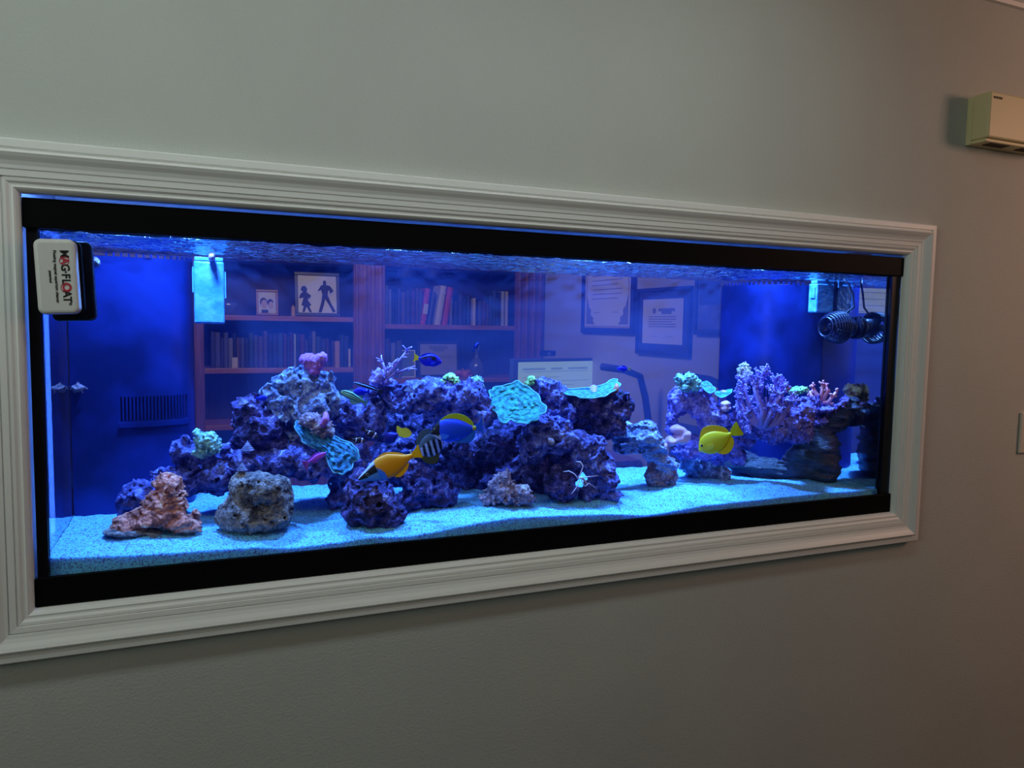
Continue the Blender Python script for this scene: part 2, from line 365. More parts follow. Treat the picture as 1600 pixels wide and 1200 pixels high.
for x0, x1 in ((.0042, .0196), (1.8105, 1.834)): obj('silicone_seam', B(x0, x1, .0085, .0118, ZB + .047, ZB + .587), M_sil, tank)
for x0, x1 in ((GX0 + .009, .0196), (1.8105, SX - .0005)): obj('silicone_seam', B(x0, x1, .0205, .026, ZB + .047, ZB + .587), M_sil, tank)
# stand and canopy around the tank (its far side faces the office)
struct('added_gap_panel', B(-.028, -.016, .009, .42, ZB - .0, ZB + .99), M_white)  # unseen white panel added to catch blue light behind the left gap
st = empty('aquarium_stand', (W / 2, D / 2, 0), 'white stand and hood carrying the built-in aquarium behind the wall', 'stand')
obj('base_cabinet', B(-.028, W + .02, .125, D + .04, 0, ZB - .001, .003), M_white, st)
bm = bmesh.new(); box(bm, -.028, W + .02, D + .03, D + .042, ZB + .66, ZB + 1.0); box(bm, -.028, W + .02, .125, D + .042, ZB + 1.0, ZB + 1.02)
box(bm, -.04, -.028, .125, D + .042, ZB + .66, ZB + 1.0); box(bm, W + .02, W + .032, .125, D + .042, ZB + .66, ZB + 1.0)
obj('hood', bm, M_white, st)
# overflow boxes in the two rear corners
M_over = mat('blue_black_acrylic', (.010, .024, .20), .42, c2=(.003, .008, .07), scale=7, bump=.03, bscale=14, spec=.25)
def overflow(sx, wx, y0, flip):
    """curved corner wall from the side pane to the rear pane with a comb of slots half way up and teeth at the top"""
    o = empty('overflow_box', (sx, GY1, ZB + .05), ('dark blue curved overflow box filling the left rear corner' if not flip else 'dark blue curved overflow box in the right rear corner behind the tree coral'), 'overflow box')
    sg = -1 if flip else 1; N = 48; path = []
    for i in range(N + 1):
        t = i / N * math.pi / 2; e = .52
        x = sx + sg * wx * (math.sin(t) ** e); y = GY1 - .001 - (GY1 - .001 - y0) * (math.cos(t) ** e); path.append((x, y))
    # resample evenly
    P = np.array(path); L = np.r_[0, np.cumsum(np.hypot(*np.diff(P, axis=0).T))]; q = np.linspace(0, L[-1], 93); P = np.stack([np.interp(q, L, P[:, 0]), np.interp(q, L, P[:, 1])], 1)
    T = np.gradient(P, axis=0); T /= np.hypot(*T.T)[:, None]; Nn = np.stack([T[:, 1] * sg, -T[:, 0] * sg], 1)
    za, zs0, zs1, zt0, zt = .055, .252, .300, .571, .578
    def wall(name, i0, i1, z0, z1, th=.004, out=0.0, mt=M_over):
        bm = bmesh.new(); rows = []
        for i in range(i0, i1 + 1):
            a = P[i] + Nn[i] * out; b = P[i] - Nn[i] * th
            rows.append([bm.verts.new((a[0], a[1], ZB + z0)), bm.verts.new((a[0], a[1], ZB + z1)), bm.verts.new((b[0], b[1], ZB + z1)), bm.verts.new((b[0], b[1], ZB + z0))])
        for a, b in zip(rows, rows[1:]):
            for k in range(4): bm.faces.new((a[k], b[k], b[(k + 1) % 4], a[(k + 1) % 4]))
        bm.faces.new(rows[0][::-1]); bm.faces.new(rows[-1]); ob = obj(name, bm, mt, o, smooth=False); return ob
    c0, c1 = 26, 66
    wall('lower_wall', 0, 92, za, zs0); wall('upper_wall', 0, 92, zs1, zt0); wall('middle_wall', 0, c0, zs0, zs1); wall('middle_wall', c1, 92, zs0, zs1)
    for i in range(c0 + 1, c1 - 1, 2): wall('comb_tooth', i, i + 1, zs0 - .0, zs1, .004, .0005)
    wall('comb_lip', c0 - 1, c1 + 1, zs0 - .012, zs0 - .002, .001, .004)
    for i in range(20, 90, 4): wall('top_tooth', i, i + 1, zt0, zt, .003)
    # black box added so the slots look dark inside
    bm = bmesh.new(); box(bm, min(sx, sx + sg * wx * .86), max(sx, sx + sg * wx * .86), GY1 - (GY1 - y0) * .80, GY1 - .002, ZB + .06, ZB + .54); obj('dark_filler', bm, M_sil, o)
    return o
overflow(GX0 + .0095, .217, .30, False); overflow(SX - .001, .190, .224, True)
# water
wt = obj('water', B(GX0 + .0085, SX - .0005, GY0 + .0085, GY1 - .0005, ZB + .013, ZB + .582), M_water); tag(wt, 'clear blue-lit salt water filling the aquarium', 'water', kind='stuff')
gx, gy = np.meshgrid(np.linspace(GX0 + .009, SX - .001, 620), np.linspace(GY0 + .009, GY1 - .001, 150), indexing='ij')
gp = np.stack([gx.ravel(), gy.ravel(), 0 * gx.ravel()], 1); gz = .0062 * fbm(gp / np.array((.026, .016, 1)), 3) * (.35 + .65 * vnoise(gp / .22 + 3)) 
gi = np.arange(620 * 150).reshape(620, 150); gq = np.stack([gi[:-1, :-1], gi[1:, :-1], gi[1:, 1:], gi[:-1, 1:]], -1).reshape(-1, 4)
ws = link('rippled_surface', mesh_np('rippled_surface', np.stack([gp[:, 0], gp[:, 1], gz + ZB + .5850], 1), gq), M_surf, wt)
# ------------------------------------------------------------------ sand bed
fpx = [(62, 868), (85, 872), (200, 868), (300, 862), (400, 855), (450, 857), (500, 851), (540, 846), (580, 840), (640, 838), (700, 827), (760, 815), (800, 809), (860, 806), (950, 803), (1010, 805), (1050, 799), (1100, 790), (1180, 781), (1250, 774), (1320, 768), (1389, 763)]
fx = np.array([(at(x, y, GY0 + .008).x, at(x, y, GY0 + .008).z - ZB) for x, y in fpx])
def sand_mesh():
    nx, ny = 640, 130; X = np.linspace(GX0 + .0085, SX - .0005, nx); Yv = np.linspace(GY0 + .0085, GY1 - .001, ny)
    gx, gy = np.meshgrid(X, Yv, indexing='ij'); t = (gy - Yv[0]) / (Yv[-1] - Yv[0]); fz = np.interp(gx, fx[:, 0], fx[:, 1]); bz = .070 + .006 * np.sin(gx * 3)
    z = fz * (1 - t) ** 1.4 + bz * (1 - (1 - t) ** 1.4)
    for cx, cy, a, r in ((1.08, .10, .012, .09), (1.30, .10, .016, .12), (1.52, .09, .008, .1), (.62, .06, .006, .05), (.30, .08, .006, .1)): z += a * np.exp(-((gx - cx) ** 2 + ((gy - cy) * 1.6) ** 2) / r ** 2) * np.minimum(1, t * 8)
    for px_, py_, Y_, a, r in ((235, 836, .13, .010, .07), (205, 836, .12, .006, .05), (400, 826, .115, .009, .06), (590, 816, .10, .009, .06), (668, 793, .15, .008, .06), (792, 794, .11, .007, .06), (940, 778, .12, .008, .05), (880, 784, .11, .006, .03), (1038, 762, .16, .009, .05), (1105, 752, .22, .010, .06), (1270, 752, .13, .008, .07), (1190, 752, .13, .006, .07), (270, 805, .23, .010, .06), (212, 800, .20, .012, .04), (545, 805, .20, .008, .05)):
        q = at(px_, py_, Y_); z += a * np.exp(-((gx - q.x) ** 2 + (gy - Y_) ** 2) / r ** 2) * np.minimum(1, t * 8)
    P3 = np.stack([gx, gy, 0 * gx], -1).reshape(-1, 3); edge = np.minimum(1, t.ravel() * 12)
    z = z.ravel() + edge * (.005 * fbm(P3 / .06, 3) + .0028 * fbm(P3 / .012, 2)); z = np.maximum(z, .02)
    V = np.stack([gx.ravel(), gy.ravel(), z + ZB], 1); I = np.arange(nx * ny).reshape(nx, ny)
    Q = np.stack([I[:-1, :-1], I[1:, :-1], I[1:, 1:], I[:-1, 1:]], -1).reshape(-1, 4)
    # front skirt against the glass, and sides
    b = len(V); V = np.concatenate([V, np.stack([X, np.full(nx, Yv[0]), np.full(nx, ZB + .014)], 1)]); J = b + np.arange(nx)
    Q = np.concatenate([Q, np.stack([J[:-1], J[1:], I[1:, 0], I[:-1, 0]], -1)]); return V, Q
V, Q = sand_mesh()
def sand_material():
    m, nt, b, out = nodes('coral_sand'); tc = nt.nodes.new('ShaderNodeTexCoord')
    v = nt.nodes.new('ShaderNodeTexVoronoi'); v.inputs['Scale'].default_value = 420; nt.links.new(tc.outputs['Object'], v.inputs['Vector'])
    r = nt.nodes.new('ShaderNodeValToRGB'); r.color_ramp.elements[0].color = (.08, .08, .36, 1); r.color_ramp.elements[1].color = (.17, .60, .86, 1); r.color_ramp.elements[0].position = .12; r.color_ramp.elements[1].position = .55  # white sand with the reef light's blue put into its grain colours
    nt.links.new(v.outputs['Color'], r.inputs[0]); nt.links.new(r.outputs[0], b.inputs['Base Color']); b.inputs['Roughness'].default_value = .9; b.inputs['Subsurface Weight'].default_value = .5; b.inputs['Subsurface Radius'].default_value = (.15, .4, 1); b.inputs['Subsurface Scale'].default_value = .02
    bp = nt.nodes.new('ShaderNodeBump'); bp.inputs['Strength'].default_value = .9; bp.inputs['Distance'].default_value = .0015; bp.invert = True
    nt.links.new(v.outputs['Distance'], bp.inputs['Height']); nt.links.new(bp.outputs[0], b.inputs['Normal']); return m
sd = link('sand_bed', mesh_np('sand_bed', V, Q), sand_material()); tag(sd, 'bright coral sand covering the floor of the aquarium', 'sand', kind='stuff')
# ------------------------------------------------------------------ the office behind the tank
OW = 2.569; OB = 3.95
struct('wall_office_back', B(XL, OW + .1, OB, OB + .1, 0, CZ), M_owall)
struct('wall_office_right', B(OW, OW + .1, .125, OB, 0, CZ), M_owall)
struct('wall_office_left', B(XL, XL + .02, .125, OB, 0, CZ), M_owall)
struct('wall_office_front', B(XL, -.05, .121, .14, 0, CZ), M_owall)
# window with blinds (seen mirrored in the right side pane)
M_day = mat('daylight_outside', (.1, .12, .05), .9, emit=(.62, .70, .38), es=.35)
wn = struct('window_1', B(-2.75, -1.35, OB - .015, OB - .005, ZB + .60, ZB + .90), M_day)
bm = bmesh.new()
for x in (-2.78, -2.07, -1.35): box(bm, x, x + .05, OB - .06, OB - .016, ZB + .56, ZB + .95)
for z in (.56, .90): box(bm, -2.78, -1.30, OB - .058, OB - .017, ZB + z, ZB + z + .05)
obj('window_frame', bm, M_trim, wn)
for i in range(5): obj('blind_slat', B(-2.70, -1.38, OB - .10, OB - .065, ZB + .62 + i * .06, ZB + .623 + i * .06, M=None), M_trim, wn)
struct('warm_glow_strip', B(-2.6, -1.6, OB - .03, OB - .001, ZB - .33, ZB - .28), mat('warm_light_strip', (.1,.1,.1), .5, emit=(.9,.7,.35), es=.7))  # added glowing strip for the warm bars mirrored in the side pane
# bookcase
bc = empty('bookcase', (1.4, 3.76, 0), 'tall cherry wood bookcase with two bays of shelves seen through the tank', 'bookcase')
BY = 3.60; BT = ZB + 1.30
def bcp(name, *a, mt=M_wood, **k): return obj(name, B(*a, **k), mt, bc)
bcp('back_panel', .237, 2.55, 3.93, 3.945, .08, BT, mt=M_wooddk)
bcp('side_panel', .237, .291, BY, 3.929, .08, BT); bcp('side_panel', 2.50, 2.555, BY + .02, 3.929, .08, BT); bcp('partition', 1.27, 1.31, BY + .02, 3.929, .08, BT)
def pilaster(x0, x1):
    p = bcp('pilaster', x0, x1, BY - .02, BY + .018, .1, BT)
    w = x1 - x0
    for u in (.10, .36, .62, .86):
        bm = tube(bmesh.new(), [(x0 + w * u, BY - .021, .35), (x0 + w * u, BY - .021, BT - .12)], w * .07, 8); obj('flute', bm, M_wood, p)
pilaster(1.195, 1.398); pilaster(2.343, 2.556)
M_shelf = mat('cherry_shelf', (.42, .17, .08), .35, c2=(.34, .13, .06), scale=5, stretch=(1, 8, 8))
for zt in (.480, .152, -.200, .86): bcp('shelf', .2915, 1.269, BY + .005, 3.929, ZB + zt - .032, ZB + zt, .003, mt=M_shelf)
for zt in (.440, .072, -.30, .86): bcp('shelf', 1.3105, 2.499, BY + .019, 3.929, ZB + zt - .032, ZB + zt, .003, mt=M_shelf)
bcp('cornice', .20, 2.562, BY - .05, 3.945, BT, BT + .09, .01); bcp('plinth', .237, 2.555, BY - .0, 3.93, .0, .079)
for x0, x1 in ((.30, .74), (.75, 1.19), (1.40, 1.865), (1.875, 2.34)):
    d = bcp('door', x0, x1, BY - .012, BY + .004, .12, ZB - .36, .003); obj('door_panel', B(x0 + .06, x1 - .06, BY - .02, BY - .0125, .18, ZB - .42, .004), M_wood, d)
    obj('knob', lathe(bmesh.new(), [(.003, 0), (.006, .004), (.011, .012), (.010, .02), (.003, .023)], 12, Matrix.Translation((x1 - .03 if x0 in (.30, 1.40) else x0 + .03, BY - .0125, .55)) @ Matrix.Rotation(R(90), 4, 'X')), M_black, d)
# books: one shared mesh with rounded spine and page block, one colour of cloth per kind
BM = [mat('book_cloth', c, .6, bump=.1, bscale=200) for c in ((.03, .035, .07), (.05, .05, .10), (.02, .02, .03), (.09, .09, .14), (.11, .07, .07), (.04, .07, .09), (.20, .19, .20), (.10, .03, .04))]
M_paper = mat('book_pages', (.62, .58, .50), .8, stretch=(200, 1, 1), c2=(.5, .47, .4), scale=3)
def book_mesh(mt):
    bm = bmesh.new()      # unit book: x thickness, y depth, z height; spine towards -y
    for x in (0, .9): box(bm, x, x + .1, .03, 1, 0, 1)
    pts = [(0, .03), (.06, .0), (.25, -.03), (.5, -.04), (.75, -.03), (.94, .0), (1, .03), (1, .05), (0, .05)]
    a = [bm.verts.new((x, y, 0)) for x, y in pts]; b = [bm.verts.new((x, y, 1)) for x, y in pts]
    for i in range(len(pts)): bm.faces.new((a[i], a[(i + 1) % 9], b[(i + 1) % 9], b[i]))
    bm.faces.new(a[::-1]); bm.faces.new(b)
    for z in (.15, .8): box(bm, .02, .98, -.048, -.02, z, z + .025)
    box(bm, .1, .9, .06, .97, .015, .985); bmesh.ops.recalc_face_normals(bm, faces=bm.faces); me = bpy.data.meshes.new('book'); bm.to_mesh(me); bm.free(); me.materials.append(mt); me.materials.append(M_paper)
    for p in me.polygons[-6:]: p.material_index = 1
    return me
BK = [book_mesh(m_) for m_ in BM]
def book(x, y, z, w, d, h, me, label, group=None, lean=0):
    o = bpy.data.objects.new('book', me); COL.objects.link(o); o.location = (x, y, z); o.scale = (w, d, h); o.rotation_euler = (0, R(lean), 0); return tag(o, label, 'book', group)
def row(x0, x1, y, z, h0, h1, label, group, skip=()):
    x = x0; k_ = 0; ORD = 'first second third fourth fifth sixth seventh eighth ninth tenth eleventh twelfth thirteenth fourteenth fifteenth sixteenth seventeenth eighteenth nineteenth twentieth twenty-first twenty-second'.split()
    while x < x1:
        w = random.uniform(.017, .036)
        if not any(a < x + w and x < b for a, b in skip): book(x, y, z, w - .001, random.uniform(.13, .17), random.uniform(h0, h1), random.choice(BK), ORD[min(k_, 21)] + label, group); k_ += 1
        x += w
row(.33, .82, 3.66, ZB + .1525, .18, .25, ' dark book from the left end of the middle shelf, left bay', 'dark books left half of middle shelf left bay')
row(.84, 1.17, 3.66, ZB + .1525, .17, .24, ' dark book right of the thin pale grey book, middle shelf, left bay', 'dark books right half of middle shelf left bay', skip=((1.08, 1.12),))
row(1.42, 1.66, 3.68, ZB + .4405, .21, .26, ' dark book from the left end of the upper shelf, right bay', 'dark books left of the red one')
row(1.91, 2.26, 3.68, ZB + .4405, .15, .25, ' dark book right of the leaning broad red book, upper shelf', 'dark books upper shelf right half', skip=((2.04, 2.07),))
M_red = mat('red_cloth', (.55, .04, .05), .55); M_crm = mat('cream_cloth', (.62, .55, .50), .6); M_lt = mat('pale_blue_cloth', (.45, .5, .6), .6); M_tan = mat('tan_cloth', (.5, .3, .18), .6)
mr_, mc_, ml_, mt_ = [book_mesh(q) for q in (M_red, M_crm, M_lt, M_tan)]
book(.825, 3.655, ZB + .1525, .014, .15, .215, ml_, 'thin pale grey book standing mid-row on the middle shelf, left bay')
book(.45, 3.64, ZB + .1525, .035, .05, .065, mc_, 'small cream box-like book in front of the dark row, left bay')
book(1.085, 3.655, ZB + .1525, .034, .14, .17, mt_, 'short tan book near the right end of the middle shelf, left bay')
book(1.172, 3.655, ZB + .1525, .018, .14, .12, mc_, 'short pale book against the right end of the left bay')
book(1.665, 3.66, ZB + .4405, .036, .16, .25, mr_, 'tall red book with a cream label leaning on the upper shelf, right bay', lean=8)
o = obj('spine_label', B(.06, .94, -.06, -.045, .30, .58), M_crm, None); o.parent = bpy.data.objects[[q.name for q in bpy.data.objects if q.name.startswith('book') and q.type == 'MESH'][-1]]
LB = [q for q in bpy.data.objects if q.get('label', '').startswith('tall red book')][0]; o.parent = LB
book(1.765, 3.66, ZB + .4405, .044, .17, .275, mc_, 'broad cream book leaning right on the upper shelf, right bay', lean=9)
book(1.818, 3.66, ZB + .4405, .040, .17, .265, mr_, 'broad red book leaning beside the cream one on the upper shelf', lean=9)
book(1.875, 3.665, ZB + .4405, .022, .15, .19, BK[6], 'grey book just right of the leaning broad red book')
book(1.715, 3.67, ZB + .4405, .024, .15, .23, BK[3], 'blue-grey book leaning between the tall red and broad cream books', lean=9)
book(2.045, 3.66, ZB + .4405, .022, .14, .19, mc_, 'slim cream book among the dark ones on the upper shelf')
book(2.262, 3.665, ZB + .4405, .026, .16, .245, ml_, 'pale blue book, left of the pale pair at the right end of the upper shelf')
book(2.292, 3.665, ZB + .4405, .024, .16, .245, mc_, 'cream book at the very right end of the upper shelf, right bay')
for i, (x, h, k, nm) in enumerate(((1.425, .27, 4, 'brown'), (1.465, .24, 6, 'grey'), (1.505, .255, 3, 'slate'))): book(x, 3.68, ZB + .0725, .034, .17, h, BK[k], '%s book standing at the left end of the lower shelf, right bay' % nm)
# framed things: frame, mat, print (a flat print is a flat print)
M_fr = mat('dark_frame', (.03, .03, .05), .4); M_frb = mat('blue_mat_board', (.045, .06, .20), .7); M_pp = mat('certificate_paper', (.72, .72, .74), .8, c2=(.68, .68, .70), scale=3); M_ink = mat('grey_ink', (.22, .22, .30), .8); M_gold = mat('gold_fillet', (.55, .42, .25), .4); M_frw = mat('brown_picture_frame', (.32, .14, .08), .4)
def framed(name, label, M, w, h, fw, mfr, mmat=None, mw=0, mpp=None, cat='picture', fill=None):
    """local: x right, z up, -y towards the viewer; origin at the bottom centre"""
    e = empty(name, M.translation, label, cat); e.rotation_euler = M.to_euler()
    def q(nm, x0, x1, y0, y1, z0, z1, mt, par=e):
        o = obj(nm, B(x0, x1, y0, y1, z0, z1), mt, None); o.parent = par; return o
    bm = bmesh.new()
    for a in ((-w / 2, w / 2, -.02, 0, 0, fw), (-w / 2, w / 2, -.02, 0, h - fw, h), (-w / 2, -w / 2 + fw, -.02, 0, fw, h - fw), (w / 2 - fw, w / 2, -.02, 0, fw, h - fw)): box(bm, *a, bev=.003)
    o = obj('frame', bm, mfr, None); o.parent = e
    if mmat: q('mat_board', -w / 2 + fw, w / 2 - fw, -.010, -.002, fw, h - fw, mmat)
    a, b, c, d = -w / 2 + fw + mw, w / 2 - fw - mw, fw + mw, h - fw - mw
    p = q('print', a, b, -.012, -.004, c, d, mpp)
    if fill: fill(p, a, b, c, d)
    return e
def inkbar(p, x0, x1, z0, z1, mt=None, nm='line_of_print'):
    o = obj(nm, B(x0, x1, -.0135, -.012, z0, z1), mt or M_ink, None); o.parent = p
def cert(title_w, n, logo=False):
    def f(p, a, b, c, d):
        w, h = b - a, d - c; cx = (a + b) / 2
        if logo:
            o = obj('emblem', lathe(bmesh.new(), [(.016, 0), (.016, .0015)], 14, Matrix.Translation((cx - w * .2, -.0136, c + h * .74)) @ Matrix.Rotation(R(90), 4, 'X') @ Matrix.Translation((0, 0, -.0015))), M_ink, None); o.parent = p
        for k, (ww, zz, t) in enumerate([(title_w, .88 if not logo else .76, .014 if not logo else .008), (title_w * .6, .79 if not logo else .70, .008)]): inkbar(p, cx - w * ww / 2 + (.04 if logo else 0), cx + w * ww / 2 + (.04 if logo else 0), c + h * zz - t, c + h * zz + t)
        for k in range(n): inkbar(p, cx - w * .34, cx + w * (.34 - .1 * (k % 3 == 2)), c + h * (.60 - .055 * k), c + h * (.60 - .055 * k) + .004)
        for sx_ in (-.22, .2): inkbar(p, cx + w * sx_ - .035, cx + w * sx_ + .035, c + h * .16, c + h * .165)
    return f
def onwall(yc, z, ): M = Matrix.Rotation(R(-90), 4, 'Z').to_4x4(); M.translation = (OW - .004, yc, z); return M
def certA(p, a, b, c, d):
    cert(.45, 6)(p, a, b, c, d)
    for s_ in (0, 1):      # ornate lower corners and border
        x = a + .015 if s_ == 0 else b - .015; q = 1 if s_ == 0 else -1
        o = obj('corner_ornament', prism(bmesh.new(), [(x, c + .01), (x + q * .11, c + .01), (x + q * .085, c + .03), (x + q * .09, c + .05), (x + q * .055, c + .07), (x + q * .06, c + .10), (x + q * .03, c + .12), (x, c + .2)][::q], .0015, Matrix.Translation((0, -.0128, 0))), M_ink, None); o.parent = p
        inkbar(p, x, x + q * .006 if q > 0 else x, c + .2, d - .03, nm='border_rule') if q > 0 else inkbar(p, x - .006, x, c + .2, d - .03, nm='border_rule')
    inkbar(p, a + .02, b - .02, d - .035, d - .02, nm='border_rule')
framed('framed_certificate', 'large framed certificate with ornate corners, left on the office wall', onwall(2.68, ZB + .405), .63, .60, .035, M_fr, M_gold, .012, M_pp, 'certificate', certA)
framed('framed_certificate', 'framed white certificate in a wide blue mat, middle on the office wall', onwall(2.085, ZB + .298), .50, .365, .02, M_fr, M_frb, .042, M_pp, 'certificate', cert(.4, 5, True))
def photos(p, a, b, c, d):
    inkbar(p, a + .01, (a + b) / 2 - .01, c + .12, d - .02, M_frb, 'dark_photo'); inkbar(p, (a + b) / 2 + .005, b - .01, c + .16, d - .01, M_ink, 'dark_photo'); inkbar(p, (a + b) / 2 + .01, b - .03, c + .03, c + .12, mat('brown_photo', (.18, .14, .14), .7), 'dark_photo')
framed('framed_picture', 'dark framed picture at the right end of the office wall by the overflow box', onwall(1.60, ZB + .415), .40, .36, .02, M_fr, M_frb, .008, mat('dusky_print', (.12, .12, .22), .7, c2=(.2, .2, .3), scale=8), 'picture', photos)
def onshelf(x, y, z, yaw=0, tilt=0): M = Matrix.Rotation(R(yaw), 4, 'Z') @ Matrix.Rotation(R(tilt), 4, 'X'); M.translation = (x, y, z); return M
M_ph = mat('photo_backdrop', (.62, .60, .62), .5, c2=(.5, .45, .5), scale=5); M_skin = mat('photo_skin_tone', (.55, .38, .36), .6); M_hair = mat('photo_dark_tone', (.04, .03, .05), .7)
def disc(p, nm, cx, cz, rx, rz, mt, y=-.0135):
    pts = [(cx + rx * math.cos(t * math.pi / 9), cz + rz * math.sin(t * math.pi / 9)) for t in range(18)]; o = obj(nm, prism(bmesh.new(), pts, .0012, Matrix.Translation((0, y, 0))), mt, None); o.parent = p
def faces(p, a, b, c, d):
    w, h = b - a, d - c
    disc(p, 'hair', a + w * .30, c + h * .52, w * .20, h * .20, M_hair, -.0126); disc(p, 'face', a + w * .33, c + h * .42, w * .17, h * .21, M_skin, -.0139)
    disc(p, 'hair', a + w * .68, c + h * .50, w * .18, h * .17, M_hair, -.0126); disc(p, 'face', a + w * .72, c + h * .38, w * .15, h * .17, M_skin, -.0139)
    inkbar(p, a + w * .18, a + w * .55, c, c + h * .16, M_hair, 'clothing')
framed('picture_frame', 'small brown framed photograph of two smiling faces on the top shelf', onshelf(.668, 3.70, ZB + .481, 0, -10), .135, .165, .014, M_frw, None, 0, M_ph, 'photo', faces)
def sil(p, a, b, c, d):
    w, h = b - a, d - c
    def S(nm, pts): o = obj(nm, prism(bmesh.new(), [(a + x * w, c + z * h) for x, z in pts], .0015, Matrix.Translation((0, -.0132, 0))), M_hair, None); o.parent = p
    S('man_silhouette', [(.52, .02), (.60, .30), (.63, .50), (.60, .62), (.50, .58), (.60, .74), (.66, .76), (.65, .84), (.69, .89), (.74, .84), (.73, .76), (.84, .73), (.93, .60), (.83, .52), (.82, .60), (.79, .62), (.77, .48), (.86, .25), (.97, .05), (.90, .02), (.80, .22), (.70, .38), (.66, .20), (.60, .02)])
    S('girl_silhouette', [(.10, .02), (.14, .18), (.08, .20), (.14, .40), (.02, .38), (.06, .50), (.13, .56), (.07, .60), (.10, .70), (.18, .72), (.24, .64), (.22, .55), (.34, .46), (.28, .36), (.26, .42), (.25, .34), (.34, .20), (.28, .18), (.35, .02), (.29, .02), (.21, .16), (.16, .02)])
framed('picture_frame', 'large framed picture of a man and a girl in silhouette, hands on hips', onshelf(.985, 3.72, ZB + .481, 0, -8), .29, .29, .022, M_fr, None, 0, mat('bright_print', (.75, .72, .75), .5, c2=(.62, .6, .66), scale=4), 'picture', sil)
framed('framed_certificate', 'pale document in a dark frame leaning on the lower shelf, right bay', onshelf(1.82, 3.74, ZB + .0725, 0, -5), .30, .25, .016, M_fr, None, 0, mat('dim_paper', (.32, .32, .42), .7), 'certificate', cert(.5, 2))
framed('picture_frame', 'narrow green and white print in a frame on the lower shelf', onshelf(1.585, 3.72, ZB + .0725, 0, -5), .12, .19, .008, M_trim, None, 0, mat('green_print', (.12, .22, .2), .7, c2=(.2, .2, .15), scale=12), 'picture')
M_clear = mat('cut_glass', (.10, .11, .14), .15, spec=1, bump=.4, bscale=80)
o = obj('glass_bowl', lathe(bmesh.new(), [(.03, 0), (.035, .004), (.045, .02), (.062, .05), (.066, .075), (.062, .076), (.04, .03), (.01, .012)], 20, Matrix.Translation((.43, 3.70, ZB + .4805))), M_clear, smooth=True); tag(o, 'small cut glass bowl at the left of the top shelf beside the return nozzle', 'bowl')
o = obj('candle', lathe(bmesh.new(), [(.014, 0), (.016, .003), (.013, .006), (.013, .06), (.004, .065), (.002, .075)], 12, Matrix.Translation((.825, 3.68, ZB + .4805))), M_tan, smooth=True); tag(o, 'short tan candle on the top shelf between the two framed pictures', 'candle')
de = empty('decanter', (2.10, 3.72, ZB + .0725), 'dark glass decanter with a round stopper on the lower shelf', 'decanter')
obj('bottle_body', lathe(bmesh.new(), [(.045, 0), (.055, .02), (.06, .06), (.05, .10), (.02, .14), (.014, .17), (.02, .178)], 20, Matrix.Translation((2.10, 3.72, ZB + .0725))), M_clear, de, smooth=True)
obj('stopper', lathe(bmesh.new(), [(.008, 0), (.02, .015), (.024, .035), (.015, .055), (.003, .06)], 14, Matrix.Translation((2.10, 3.72, ZB + .251))), M_clear, de, smooth=True)
fl = empty('coral_ornament', (2.0, 3.70, ZB + .0725), 'orange branched ornament lying on the lower shelf beside the decanter', 'ornament'); M_or = mat('orange_ornament', (.75, .2, .1), .6)
for i in range(15):
    a = i / 14 * math.pi; obj('branch', tube(bmesh.new(), [(2.0, 3.70, ZB + .078), (2.0 + .05 * math.cos(a), 3.70 + .02 * math.sin(i), ZB + .085 + .035 * math.sin(a)), (2.0 + .085 * math.cos(a), 3.70 + .03 * math.sin(i * 2), ZB + .08 + .05 * math.sin(a))], [.008, .006, .003], 6), M_or, fl)
# pendant lamps in the office
for i, (px, lab) in enumerate(((636, 'left'), (679, 'right'))):
    c = at(px, 432, 2.6); e = empty('pendant_lamp', (c.x, c.y, c.z), 'dark pendant lamp with bell shade, the %s one of two hanging before the bookcase' % lab, 'lamp')
    obj('stem', tube(bmesh.new(), [c + Vector((0, 0, .09)), (c.x, c.y, CZ - .01)], .007, 8), M_black, e)
    obj('lamp_shade', lathe(bmesh.new(), [(.06, -.02), (.055, .0), (.045, .03), (.028, .045), (.02, .06), (.022, .075), (.01, .09)], 20, Matrix.Translation(c)), M_black, e, smooth=True)
    obj('ceiling_rose', lathe(bmesh.new(), [(.05, 0), (.05, .01), (.02, .015)], 20, Matrix.Translation((c.x, c.y, CZ - .016))), M_black, e)
# desk, monitor with webcam, chair
dk = empty('desk', (2.0, 2.6, 0), 'wooden desk under the monitor in front of the bookcase', 'desk')
obj('desk_top', B(1.35, 2.555, 2.25, 3.05, ZB - .33, ZB - .30, .004), M_wood, dk)
for x in (1.37, 2.50): obj('side_panel', B(x, x + .035, 2.29, 3.01, 0, ZB - .331), M_wood, dk)
obj('modesty_panel', B(1.406, 2.499, 2.33, 2.35, .3, ZB - .331), M_wood, dk)
pa, pb = at(800, 558, 2.75), at(938, 562, 2.90)
mc = (pa + pb) / 2; yaw = math.atan2(pb.y - pa.y, pb.x - pa.x); mw = (pb - pa).length; mh = .37
mo = empty('monitor', (mc.x, mc.y, ZB - .30), 'flat computer monitor with a blue bezel showing a pale green document', 'monitor'); mo.rotation_euler = (0, 0, yaw)
ztop = (pa.z + pb.z) / 2 - (ZB - .30)
def mq(nm, bm, mt, par=mo): o = obj(nm, bm, mt, None); o.parent = par; return o
M_bez = mat('blue_grey_bezel', (.08, .16, .38), .4); M_scr = mat('screen_light', (.02, .02, .02), .3, emit=(.34, .50, .42), es=.5); M_txt = mat('screen_print', (.02, .02, .02), .4, emit=(.22, .36, .34), es=.38)
sc_ = mq('screen_housing', B(-mw / 2, mw / 2, -.015, .025, ztop - mh, ztop, .004), M_bez)
scr = mq('screen', B(-mw / 2 + .035, mw / 2 - .03, -.018, -.0155, ztop - mh + .03, ztop - .018), M_scr)
